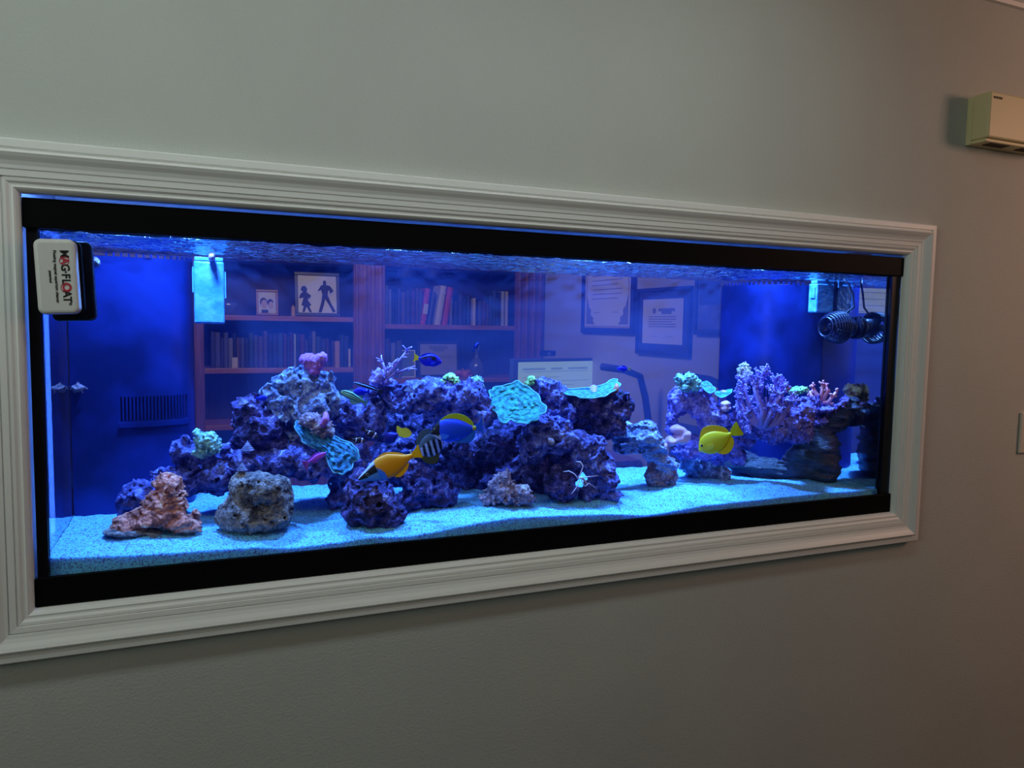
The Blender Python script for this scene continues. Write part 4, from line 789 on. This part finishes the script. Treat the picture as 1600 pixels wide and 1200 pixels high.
plate('plate_coral', 'flat teal plate coral with a curled right tip on the big overhanging rock', [(878, 610), (900, 608), (925, 606), (945, 602), (958, 596), (967, 598), (966, 606), (948, 614), (928, 618), (905, 617), (885, 614)], .165, 78, M_azure, ruffle=.002, seed=3, stalk=(925, 635))
blob('stub_coral', 'orange brown stub coral at the curled tip of the flat teal plate', 'coral', 962, 610, .16, [(963, 606, 4, 8), (958, 614, 6, 5), (954, 618, 6, 5)], mat('orange_brown_coral', (.6, .22, .12), .7, bump=.5), 'soft', vox=.002)
plate('plate_coral', 'small teal plate coral at the left end of the violet pillar top', [(1096, 600), (1104, 597), (1112, 602), (1118, 608), (1112, 613), (1102, 610)], .17, 60, M_azure, ruffle=.002, seed=4, ridge=.001, thick=.003, stalk=(1108, 618))
plate('plate_coral', 'small bright teal leaf shaped plate coral jutting right from the violet pillar', [(1118, 613), (1128, 612), (1136, 610), (1144, 609), (1140, 615), (1130, 620), (1120, 618)], .17, 65, M_teal, ruffle=.002, seed=5, ridge=.001, thick=.003, stalk=(1128, 632))
polyp = lambda label, px, py, Y, ells, mt, **k: blob('polyp_coral', label, 'coral', px, py, Y, ells, mt, 'polyp', vox=.0018, k=.006, **k)
polyp('pale aqua bushy polyp clump on the left slope', 322, 695, .17, [(308, 676, 7, 8), (320, 688, 16, 14), (332, 696, 13, 16), (316, 706, 14, 9)], M_aqp)
polyp('bright green fluffy polyp tuft on the central ledge', 702, 592, .18, [(704, 590, 12, 8), (694, 597, 9, 5), (712, 596, 7, 8)], M_grn)
polyp('paler green polyp tuft right of the bright green one', 744, 597, .18, [(745, 595, 10, 6), (738, 602, 9, 5), (750, 602, 6, 6)], M_aqp)
polyp('tiny green polyp tuft behind the teal plate', 831, 594, .20, [(832, 592, 6, 4), (827, 598, 6, 5)], M_grn)
polyp('round aqua polyp crown on top of the violet pillar', 1075, 596, .18, [(1062, 594, 9, 9), (1078, 590, 11, 9), (1088, 600, 9, 11), (1070, 604, 12, 7)], M_aqp)
polyp('cream brown polyp ball left of the tree coral top', 1163, 576, .17, [(1162, 575, 9, 8), (1168, 583, 8, 9), (1156, 580, 5, 5), (1165, 600, 5, 22)], M_cream)
polyp('yellow green button polyps left of the pink coral on the driftwood ornament', 1249, 610, .11, [(1246, 610, 10, 4), (1256, 607, 8, 4), (1240, 614, 8, 4)], M_grn)
polyp('cream and blue polyp cluster at the raised tip of the driftwood ornament', 1330, 612, .105, [(1328, 608, 9, 7), (1338, 612, 7, 8), (1330, 622, 9, 8)], M_cream)
polyp('blue violet encrusting polyps under the gorgonian', 598, 590, .19, [(594, 588, 12, 9), (606, 594, 10, 8), (585, 596, 8, 6)], M_lil)
blob('mushroom_coral', 'dusky pink folded mushroom coral at the left of the violet pillar', 'coral', 1055, 688, .165, [(1060, 672, 14, 8), (1066, 685, 14, 10), (1050, 690, 11, 9), (1040, 700, 6, 9), (1072, 678, 9, 7)], M_mush, 'soft', vox=.0024, k=.004, amp=1.6)
blob('mushroom_coral', 'small round dusky pink mushroom coral beside the tree coral', 'coral', 1134, 632, .15, [(1133, 631, 9, 4), (1134, 638, 9, 5), (1134, 636, 6, 8)], M_mush, 'soft', vox=.0022, k=.004)
def branch_coral(name, label, px, py, Y, trunks, mt, r0, lv, spread, ln, seed, twigs=3, blunt=1.0, mt_tr=None):
    rr = random.Random(seed); fr = Fr(px, py, Y); e = empty(name, fr.c, label, 'coral'); hz = fr.h
    for tr in trunks:
        bmT = bmesh.new(); pts = [fr.p(*q) for q in tr]; k = len(pts); tube(bmT, pts, [r0 * (1 - .45 * i / (k - 1)) for i in range(k)], 9); 
        bmF = bmesh.new()
        def grow(p, d, L, r, l):
            q1 = p + d * L * .5 + Vector([rr.uniform(-1, 1) * L * .10 for _ in range(3)]); q2 = q1 + (d + Vector([rr.uniform(-.35, .35) for _ in range(3)])).normalized() * L * .5
            tube(bmF, [p, q1, q2], [r, r * .85, r * (.72 if l else .8 * blunt)], 6)
            if l:
                for _ in range(twigs):
                    dd = (d + Vector([rr.gauss(0, spread) for _ in range(3)]) + Vector((0, 0, .15))).normalized(); grow(q2 if rr.random() < .6 else q1, dd, L * rr.uniform(.62, .85), r * .74, l - 1)
        n_ = max(2, k - 1)
        for i in range(1, k):
            d0 = (pts[i] - pts[i - 1]).normalized()
            for _ in range(2 if i < k - 1 else 3):
                dd = (d0 + Vector([rr.gauss(0, spread) for _ in range(3)])).normalized(); grow(pts[i], dd, ln, r0 * .5, lv)
        t = obj('trunk', bmT, mt_tr or mt, e, smooth=True); obj('branch_fingers', bmF, mt, t if 0 else e, smooth=True)
    return e
branch_coral('tree_coral', 'large bushy violet tree coral with many finger tips on the right hand rock', 1190, 660, .10,
    [[(1192, 668), (1178, 655), (1170, 635), (1162, 615), (1160, 600)], [(1192, 668), (1186, 645), (1184, 620), (1186, 600), (1188, 588)], [(1192, 668), (1200, 645), (1204, 622), (1208, 600)], [(1192, 668), (1212, 655), (1216, 635), (1220, 612)], [(1192, 668), (1176, 660), (1164, 645), (1158, 630)], [(1195, 668), (1215, 660), (1228, 640), (1234, 628)], [(1190, 668, -.01), (1192, 640, -.02), (1180, 615, -.025), (1176, 602, -.025)], [(1192, 668, -.01), (1206, 640, -.02), (1216, 615, -.02)]],
    M_lil, .0085, 3, .55, .0135, 5, twigs=3, mt_tr=M_tail)
branch_coral('gorgonian_coral', 'sparse lilac branching gorgonian on the left end of the central ledge', 606, 588, .17,
    [[(604, 592), (610, 580), (618, 570), (628, 558), (636, 548)], [(604, 592), (603, 582), (600, 573), (598, 566)], [(604, 592), (616, 584), (628, 580), (638, 575)], [(604, 592), (608, 582), (612, 570)]],
    M_lil, .0036, 0, .45, .016, 9, twigs=2)
branch_coral('pink_bush_coral', 'salmon pink knobbly bush coral on the driftwood ornament ledge', 1284, 618, .10,
    [[(1284, 626), (1274, 614), (1270, 606)], [(1284, 626), (1284, 612), (1284, 602)], [(1286, 626), (1292, 612), (1290, 604)], [(1286, 628), (1294, 628), (1300, 620), (1306, 612)], [(1284, 626), (1268, 620), (1264, 612)]],
    mat('salmon_coral', (.85, .22, .30), .7, c2=(.95, .42, .45), scale=60, bump=.5), .006, 1, .55, .008, 13, twigs=3, blunt=1.3)
# frag on the left overflow wall
blob('coral_frag', 'small grey violet coral frag stuck to the side of the left overflow box', 'coral', 122, 608, .29, [(122, 608, 11, 6, 0, .012), (116, 606, 7, 5)], M_mix, 'bumpy', vox=.002)
blob('coral_frag', 'tiny round grey frag near the surface beside the magnet cleaner', 'coral', 149, 409, .22, [(149, 409, 7, 7)], M_mix, 'soft', vox=.002)
blob('coral_frag', 'tiny purple frag on top of the left return nozzle', 'coral', 331, 402, .31, [(331, 402, 6, 7)], M_mush, 'soft', vox=.002)
# snails
M_snail = mat('snail_shell', (.06, .06, .14), .8, c2=(.18, .17, .28), scale=90, bump=.4)
def snail(px, py, Y, w, label, tilt=0):
    fr = Fr(px, py, Y); rr = w * fr.s / 2; M0 = Matrix.Translation(fr.c) @ Matrix.Rotation(R(tilt), 4, 'Y'); pr_ = []
    for i in range(5): a = 1 - i / 5; pr_ += [(rr * a, rr * .28 * i), (rr * (a + .02), rr * (.28 * i + .09)), (rr * (a - .12), rr * (.28 * i + .24))]
    pr_.append((rr * .03, rr * 1.5)); e = empty('snail', fr.c, label, 'snail')
    obj('shell', lathe(bmesh.new(), pr_, 20, M0), M_snail, e, smooth=True); obj('foot', lathe(bmesh.new(), [(rr * .5, -rr * .16), (rr * .8, -rr * .08), (rr * .9, -.0001)], 16, M0), M_tail, e)
snail(387, 704, .17, 21, 'cone shaped snail on the flat shelf rock'); snail(378, 735, .09, 17, 'cone shaped snail on top of the large grey boulder'); snail(380, 632, .2, 18, 'cone shaped snail on the upper left of the mound', -20); snail(638, 612, .155, 15, 'snail on the central ledge above the cave', 10)
blob('snail', 'round pale snail in the pitted purple rock of the middle', 'snail', 862, 690, .10, [(862, 690, 5, 5), (859, 687, 3, 4)], M_mix, 'soft', vox=.002)
# cleaner shrimp
M_shr = mat('shrimp_shell', (.75, .35, .30), .4, c2=(.85, .8, .8), scale=60); M_ant = mat('white_antenna', (.75, .6, .7), .5)
e = empty('cleaner_shrimp', at(905, 750, .08), 'small shrimp with long white antennae between the upright rocks', 'shrimp'); Yh = .075
obj('body', tube(bmesh.new(), [at(x, y, Yh) for x, y in ((902, 748), (906, 746), (911, 748), (915, 753), (918, 759))], [.0012, .0026, .0028, .002, .001], 8), M_shr, e, smooth=True)
for q in (((903, 747), (908, 738), (911, 728), (907, 722), (900, 721)), ((903, 747), (897, 740), (889, 736), (880, 737)), ((904, 748), (918, 745), (936, 743), (957, 742)), ((908, 750), (914, 760), (920, 755), (932, 763)), ((905, 751), (902, 760), (896, 768), (890, 775))):
    obj('antenna', tube(bmesh.new(), [at(x, y, Yh - .004) for x, y in q], [.0012] * (len(q) - 1) + [.0006], 5), M_ant, e, smooth=True)
# ------------------------------------------------------------------ fish
M_fish = attr_mat('fish_skin', .42, .25, 700); M_fin = attr_mat('fish_fin', .5, .1, 500)
M_eye = mat('fish_eye', (.005, .005, .01), .1, spec=.8); M_eyer = mat('fish_eye_ring', (.55, .5, .25), .3)
def fish(name, label, nose, tail, Y, prof, colf, fins, yaw=0, cat='fish', wd=.16, eye=(.13, .04), eyer=.018, group=None, base=None):
    """nose, tail base in px; prof: (t, top, bottom) in fractions of the length; fins: (name, [(t, v)...], colour, side)"""
    fr = Fr((nose[0] + tail[0]) / 2, (nose[1] + tail[1]) / 2, Y); a, b = fr.p(*nose), fr.p(*tail); ax = (b - a); Ln = ax.length
    Mx = Matrix((ax.normalized(), None or Vector((0, 0, 1)).cross(ax.normalized()).normalized(), (0, 0, 0))) if 0 else None
    x = ax.normalized(); y = fr.h.copy(); y = (y - x * y.dot(x)).normalized(); z = x.cross(y); 
    if z.z < 0: z = -z; y = -y
    M0 = Matrix((x, y, z)).transposed().to_4x4(); M0.translation = a
    if yaw: M0 = Matrix.Translation((a + b) / 2) @ Matrix.Rotation(R(yaw), 4, 'Z') @ Matrix.Translation(-(a + b) / 2) @ M0
    if M0.determinant() < 0: y = -y; M0 = Matrix((x, y, z)).transposed().to_4x4(); M0.translation = a
    e = empty(name, (a + b) / 2, label, cat, group); n = 30; m_ = 18; T = np.linspace(0, 1, n)
    pt = np.array(prof); top = np.interp(T, pt[:, 0], pt[:, 1]); bot = np.interp(T, pt[:, 0], pt[:, 2])
    def sm(v): w_ = np.r_[v[0], v, v[-1]]; return (w_[:-2] + 2 * w_[1:-1] + w_[2:]) / 4
    top, bot = sm(top), sm(bot); wv = wd * np.sin(np.pi * np.clip(T * .86 + .07, 0, 1)) ** .8 * .5; wv = np.minimum(wv, (top - bot) * .48)
    bm = bmesh.new(); lay = bm.loops.layers.color.new('col'); rings = []
    for t, tp, bt, w_ in zip(T, top, bot, wv):
        zc, hh = (tp + bt) / 2, (tp - bt) / 2; rings.append([bm.verts.new((t * Ln, math.cos(q * 2 * math.pi / m_) * w_ * Ln, (zc + hh * math.sin(q * 2 * math.pi / m_)) * Ln)) for q in range(m_)])
    for i in range(n - 1):
        for j in range(m_): bm.faces.new((rings[i][j], rings[i][(j + 1) % m_], rings[i + 1][(j + 1) % m_], rings[i + 1][j]))
    bm.faces.new(rings[0][::-1]); bm.faces.new(rings[-1])
    for s in range(1): 
        es = None
    bmesh.ops.subdivide_edges(bm, edges=bm.edges[:], cuts=1, use_grid_fill=True)
    for f in bm.faces:
        for l in f.loops:
            co = l.vert.co; t = co.x / Ln; tp = np.interp(t, T, top); bt = np.interp(t, T, bot); v = (co.z / Ln - bt) / max(tp - bt, 1e-4) * 2 - 1; l[lay] = (*colf(t, v), 1)
    ob = obj('body', bm, M_fish, e, smooth=True, M=M0)
    for nm, pts, c_, sd_ in fins:
        pl = smooth_poly(pts, 4); bm = bmesh.new(); lay = bm.loops.layers.color.new('col'); off = 0
        if sd_: tc_ = min(p[0] for p in pts); off = np.interp(tc_, T, wv) * 1.0
        prism(bm, [(p[0] * Ln, p[1] * Ln) for p in pl], .0016 if not sd_ else .001)
        bmesh.ops.triangulate(bm, faces=[f for f in bm.faces if len(f.verts) > 4])
        x0_ = min(p[0] for p in pts); zmid = sum(p[1] for p in pts) / len(pts)
        for f in bm.faces:
            for l in f.loops:
                co = l.vert.co; c3_ = c_(co.x / Ln, co.z / Ln) if callable(c_) else c_; l[lay] = (*c3_, 1)
        sides = (-1, 1) if sd_ else (0,)
        me = None
        for s_ in sides:
            if s_: 
                bm2 = bm.copy(); bmesh.ops.translate(bm2, verts=bm2.verts, vec=(-x0_ * Ln, 0, 0)); obj(nm, bm2, M_fin, e, M=M0 @ Matrix.Translation((x0_ * Ln, s_ * off * Ln * .98, 0)) @ Matrix.Rotation(s_ * R(16), 4, 'Z'))
        if not sd_: obj(nm, bm, M_fin, e, M=M0)
        else: bm.free()
    if eye:
        et, ez = eye; ew = np.interp(et, T, wv); tp = np.interp(et, T, top); bt = np.interp(et, T, bot); s_n = (ez - (tp + bt) / 2) / max((tp - bt) / 2, 1e-4); ew *= math.sqrt(max(.05, 1 - s_n * s_n))
        for s_ in (-1, 1):
            bm = bmesh.new(); bmesh.ops.create_uvsphere(bm, u_segments=12, v_segments=8, radius=eyer * Ln); bmesh.ops.scale(bm, verts=bm.verts, vec=(1, .5, 1)); obj('eye', bm, M_eye, e, smooth=True, M=M0 @ Matrix.Translation((et * Ln, s_ * ew * Ln, ez * Ln)))
            r_ = eyer * Ln * 1.15; bm = tube(bmesh.new(), [(r_ * math.cos(t * math.pi / 8), 0, r_ * math.sin(t * math.pi / 8)) for t in range(17)], r_ * .16, 5, False); obj('eye_ring', bm, M_eyer, e, smooth=True, M=M0 @ Matrix.Translation((et * Ln, s_ * ew * Ln * 1.01, ez * Ln)))
    return e
TANG = [(0, .03, -.03), (.04, .10, -.07), (.10, .20, -.13), (.2, .29, -.22), (.35, .34, -.28), (.5, .33, -.29), (.65, .28, -.26), (.8, .17, -.18), (.9, .08, -.09), (1, .045, -.045)]
BLU, YEL, BLK, WHT = (.02, .12, .95), (.98, .80, .03), (.006, .006, .02), (.75, .8, .95)
# powder blue tang
def c_pb(t, v):
    if t < .20 + .03 * v and v > -.72 + t * 1.2: return (.01, .012, .06)
    if t < .22 and v < -.4: return WHT
    if t > .93: return (.75, .7, .25)
    return (.04, .28, 1)
fish('powder_blue_tang', 'bright blue disc shaped fish with dark face and yellow back fin, in the centre', (673, 677), (744, 668), .06, [(a, b * .82, c * .85) for a, b, c in TANG], c_pb, [
    ('dorsal_fin', [(.20, .20), (.30, .30), (.45, .36), (.62, .36), (.78, .30), (.90, .19), (.955, .08), (.90, .05), (.8, .12), (.65, .21), (.5, .25), (.35, .26)], (.70, .75, .05), 0),
    ('anal_fin', [(.45, -.22), (.60, -.29), (.78, -.31), (.90, -.26), (.97, -.14), (.95, -.05), (.88, -.07), (.75, -.16), (.6, -.21)], (.08, .38, .95), 0),
    ('tail_fin', [(.985, .04), (1.06, .10), (1.14, .20), (1.20, .30), (1.165, .12), (1.15, 0), (1.165, -.10), (1.215, -.24), (1.13, -.14), (1.05, -.08), (.985, -.04)], lambda t, v: (.6, .7, .95) if t > 1.165 else (.08, .34, 1), 0),
    ('pectoral_fin', [(.22, -.03), (.30, -.05), (.40, -.08), (.36, -.14), (.27, -.16), (.22, -.12)], (.10, .4, .95), 1)], eye=(.10, .08), wd=.17)
# foxface rabbitfish
def c_ff(t, v):
    if t < .36:
        if v > .72: return WHT
        if v > -.25 + t * .5: return (.006, .006, .012)
        return (.35, .6, .95)
    if t < .46 and v < .35 - (t - .36) * 6: return (.25, .5, .95)
    return (.98, .62, .02)
FOX = [(0, .025, -.03), (.06, .06, -.06), (.15, .10, -.10), (.28, .17, -.15), (.42, .22, -.20), (.6, .22, -.20), (.75, .15, -.15), (.88, .07, -.07), (1, .035, -.035)]
fish('foxface_fish', 'golden yellow fish with black and white snout, swimming down left below the cave', (561, 749), (645, 712), .045, FOX, c_ff, [
    ('dorsal_fin', [(.36, .17), (.48, .235), (.62, .235), (.76, .17), (.87, .09), (.90, .05), (.8, .09), (.65, .15), (.5, .18)], (.98, .68, .03), 0),
    ('anal_fin', [(.55, -.18), (.65, -.25), (.78, -.21), (.88, -.11), (.85, -.06), (.7, -.15)], (.98, .68, .03), 0),
    ('tail_fin', [(.98, .03), (1.05, .07), (1.16, .13), (1.13, .02), (1.15, -.10), (1.05, -.06), (.98, -.03)], (.98, .74, .05), 0),
    ('pectoral_fin', [(.36, -.02), (.42, -.06), (.46, -.15), (.40, -.16), (.34, -.10)], (.15, .45, .95), 1)], eye=(.17, .03), wd=.15)
# yellow tang
fish('yellow_tang', 'bright yellow disc shaped fish with pointed snout before the violet rocks', (1093, 706), (1142, 676), .05, TANG, lambda t, v: (.9, .9, .45) if (t < .12 and v < -.2) else ((.95, .88, .12) if abs(v) < .75 else (.98, .85, .02)), [
    ('dorsal_fin', [(.16, .24), (.24, .38), (.40, .50), (.60, .48), (.78, .38), (.92, .24), (.97, .08), (.9, .07), (.8, .14), (.62, .28), (.45, .33), (.3, .3)], (.98, .82, .02), 0),
    ('anal_fin', [(.40, -.26), (.52, -.40), (.70, -.43), (.86, -.34), (.97, -.18), (.95, -.05), (.85, -.12), (.7, -.22), (.55, -.27)], (.98, .82, .02), 0),
    ('tail_fin', [(.98, .04), (1.08, .13), (1.28, .22), (1.26, .05), (1.27, -.18), (1.08, -.12), (.98, -.04)], (.85, .85, .10), 0),
    ('pectoral_fin', [(.24, 0), (.32, .02), (.44, .0), (.42, -.08), (.30, -.10), (.24, -.06)], (.96, .88, .2), 1)], eye=(.14, .10), eyer=.03, wd=.18)
# regal tangs
def c_rg(t, v): return (.01, .012, .10) if (.25 < t < .9 and .15 < v < .7 and not (.45 < t < .65 and v < .4)) else (.015, .07, .95)
RF = [('dorsal_fin', [(.2, .19), (.35, .30), (.6, .30), (.82, .22), (.93, .10), (.85, .07), (.6, .20), (.35, .23)], (.02, .10, .95), 0), ('anal_fin', [(.45, -.2), (.6, -.28), (.8, -.22), (.93, -.10), (.85, -.07), (.65, -.17)], (.02, .10, .95), 0),
      ('tail_fin', [(.96, .05), (1.08, .10), (1.22, .2), (1.16, 0), (1.22, -.2), (1.08, -.10), (.96, -.05)], (.9, .85, .10), 0), ('pectoral_fin', [(.25, -.02), (.33, -.05), (.44, -.14), (.36, -.17), (.27, -.12)], (.05, .25, .98), 1)]
RG = [(0, .02, -.03), (.05, .07, -.07), (.15, .15, -.14), (.3, .22, -.2), (.5, .23, -.21), (.7, .17, -.16), (.88, .08, -.08), (1, .045, -.045)]
fish('regal_tang', 'royal blue tang with yellow tail base swimming right above the central ledge', (690, 566), (654, 560), .14, [(a, b * 1.25, c * 1.25) for a, b, c in RG], c_rg, RF, wd=.17)
fish('regal_tang', 'dim dark blue tang with yellow tail inside the cave', (598, 690), (622, 678), .19, [(a, b * 1.6, c * 1.6) for a, b, c in RG], lambda t, v: (.01, .03, .5), [RF[0], RF[1], ('tail_fin', [(.97, .08), (1.15, .45), (1.35, .2), (1.6, .10), (1.75, -.30), (1.5, -.45), (1.2, -.35), (.97, -.08)], (.85, .8, .05), 0)], wd=.3)  # cave shade put into the darker body colour
fish('surgeonfish', 'small plain blue fish resting by the left mound', (418, 622), (402, 622), .16, [(a, b * 1.4, c * 1.4) for a, b, c in RG], lambda t, v: (.02, .15, .9), RF[:2] + [('tail_fin', [(.96, .05), (1.15, .2), (1.12, -.2), (.96, -.05)], (.02, .15, .9), 0)], wd=.25)
fish('surgeonfish', 'blue fish half hidden behind the dark wrasse', (552, 612), (574, 612), .16, [(a, b * 1.3, c * 1.3) for a, b, c in RG], lambda t, v: (.01, .05, .9), RF[:2] + [('tail_fin', [(.96, .05), (1.15, .2), (1.12, -.2), (.96, -.05)], (.01, .05, .9), 0)], wd=.25)
# sailfin tang seen from the tail side
def c_sf(t, v):
    s_ = math.sin((t * 34 + v * 1.5)); 
    if v > .45: return (.25, .33, .42)
    return (.62, .7, .95) if s_ > .15 else (.02, .025, .14)
fish('sailfin_tang', 'dark and white striped fish behind the golden fish tail', (694, 690), (650, 708), .09, [(a, b * 1.28, c * 1.1) for a, b, c in TANG], c_sf, [
    ('dorsal_fin', [(.18, .34), (.35, .60), (.6, .60), (.82, .42), (.93, .12), (.8, .2), (.6, .36), (.4, .4)], (.25, .33, .42), 0), ('anal_fin', [(.3, -.24), (.40, -.50), (.62, -.55), (.84, -.40), (.93, -.10), (.7, -.24)], (.30, .30, .12), 0),
    ('tail_fin', [(.97, .04), (1.12, .16), (1.18, .16), (1.15, 0), (1.18, -.16), (1.12, -.16), (.97, -.04)], lambda t, v: (.65, .7, .9) if t > 1.1 else (.03, .03, .1), 0)], wd=.17, eye=None)
DM = [(0, .03, -.03), (.08, .11, -.10), (.25, .2, -.18), (.5, .22, -.2), (.75, .13, -.13), (1, .05, -.05)]
dfin = lambda c: [('dorsal_fin', [(.25, .17), (.5, .30), (.8, .24), (.92, .08), (.7, .12)], c, 0), ('anal_fin', [(.45, -.17), (.65, -.27), (.88, -.12), (.8, -.09)], c, 0)]
fish('damselfish', 'tiny electric blue damselfish with pale tail right of the monitor', (964, 576), (981, 576), .12, DM, lambda t, v: (.01, .02, .95), dfin((.01, .02, .9)) + [('tail_fin', [(.96, .05), (1.25, .2), (1.2, 0), (1.25, -.2), (.96, -.05)], (.6, .65, .6), 0)], wd=.22)
fish('damselfish', 'tiny blue fish swimming steeply up before the lower shelf', (748, 535), (741, 546), .12, DM, lambda t, v: (.02, .22, .85), dfin((.02, .25, .9)) + [('tail_fin', [(.96, .05), (1.3, .25), (1.15, 0), (1.3, -.2), (.96, -.05)], (.05, .3, .9), 0)], wd=.22)
fish('anthias', 'slim lilac purple fish with forked tail before the dark shelf rock', (510, 708), (481, 722), .055, [(0, .03, -.03), (.1, .10, -.09), (.3, .17, -.15), (.55, .17, -.15), (.8, .09, -.08), (1, .05, -.05)], lambda t, v: (.75, .32, .95), [('dorsal_fin', [(.25, .14), (.35, .22), (.6, .21), (.82, .15), (.88, .07), (.6, .14)], (.65, .25, .9), 0), ('anal_fin', [(.55, -.12), (.65, -.2), (.8, -.13), (.82, -.07)], (.65, .25, .9), 0), ('tail_fin', [(.97, .05), (1.08, .12), (1.28, .22), (1.12, .0), (1.22, -.35), (1.05, -.12), (.97, -.05)], (.6, .3, .8), 0)], wd=.18)
fish('cleaner_wrasse', 'slender black striped wrasse pointing up left above the rocks', (552, 598), (592, 611), .15, [(0, .02, -.02), (.1, .055, -.05), (.4, .075, -.07), (.8, .06, -.06), (1, .045, -.045)], lambda t, v: (.01, .01, .03) if -.35 < v < .6 else (.35, .5, .85), [('dorsal_fin', [(.2, .06), (.4, .105), (.8, .10), (.95, .05), (.5, .06)], (.01, .02, .1), 0), ('tail_fin', [(.98, .04), (1.12, .08), (1.12, -.08), (.98, -.04)], (.01, .02, .1), 0)], wd=.1, eye=(.08, .015), eyer=.012)
fish('striped_wrasse', 'pale green and dark striped fish curving behind the left mound', (532, 612), (568, 628), .175, [(0, .05, -.05), (.15, .17, -.12), (.45, .22, -.14), (.8, .13, -.1), (1, .06, -.06)], lambda t, v: (.55, .8, .6) if math.sin(v * 12) > -.1 else (.03, .06, .15), dfin((.4, .6, .6)) + [('tail_fin', [(.98, .05), (1.15, .12), (1.15, -.12), (.98, -.05)], (.3, .5, .6), 0)], wd=.2)
def c_cl(t, v): return (.75, .7, .85) if abs(t - .27) < .05 or abs(t - .7) < .04 else (.10, .01, .03)
fish('clownfish', 'dark maroon clownfish with a white head band near the blue draped coral', (571, 690), (550, 686), .12, [(a, b * 1.15, c * 1.15) for a, b, c in DM], c_cl, dfin((.08, .01, .03)) + [('tail_fin', [(.97, .05), (1.2, .16), (1.25, 0), (1.2, -.16), (.97, -.05)], (.08, .01, .03), 0)], wd=.26)
fish('clownfish', 'dark maroon clownfish with a white band under the right side of the purple rock', (590, 684), (570, 672), .15, [(a, b * 1.2, c * 1.2) for a, b, c in DM], c_cl, dfin((.08, .01, .03)) + [('tail_fin', [(.97, .05), (1.2, .16), (1.25, 0), (1.2, -.16), (.97, -.05)], (.08, .01, .03), 0)], wd=.26)
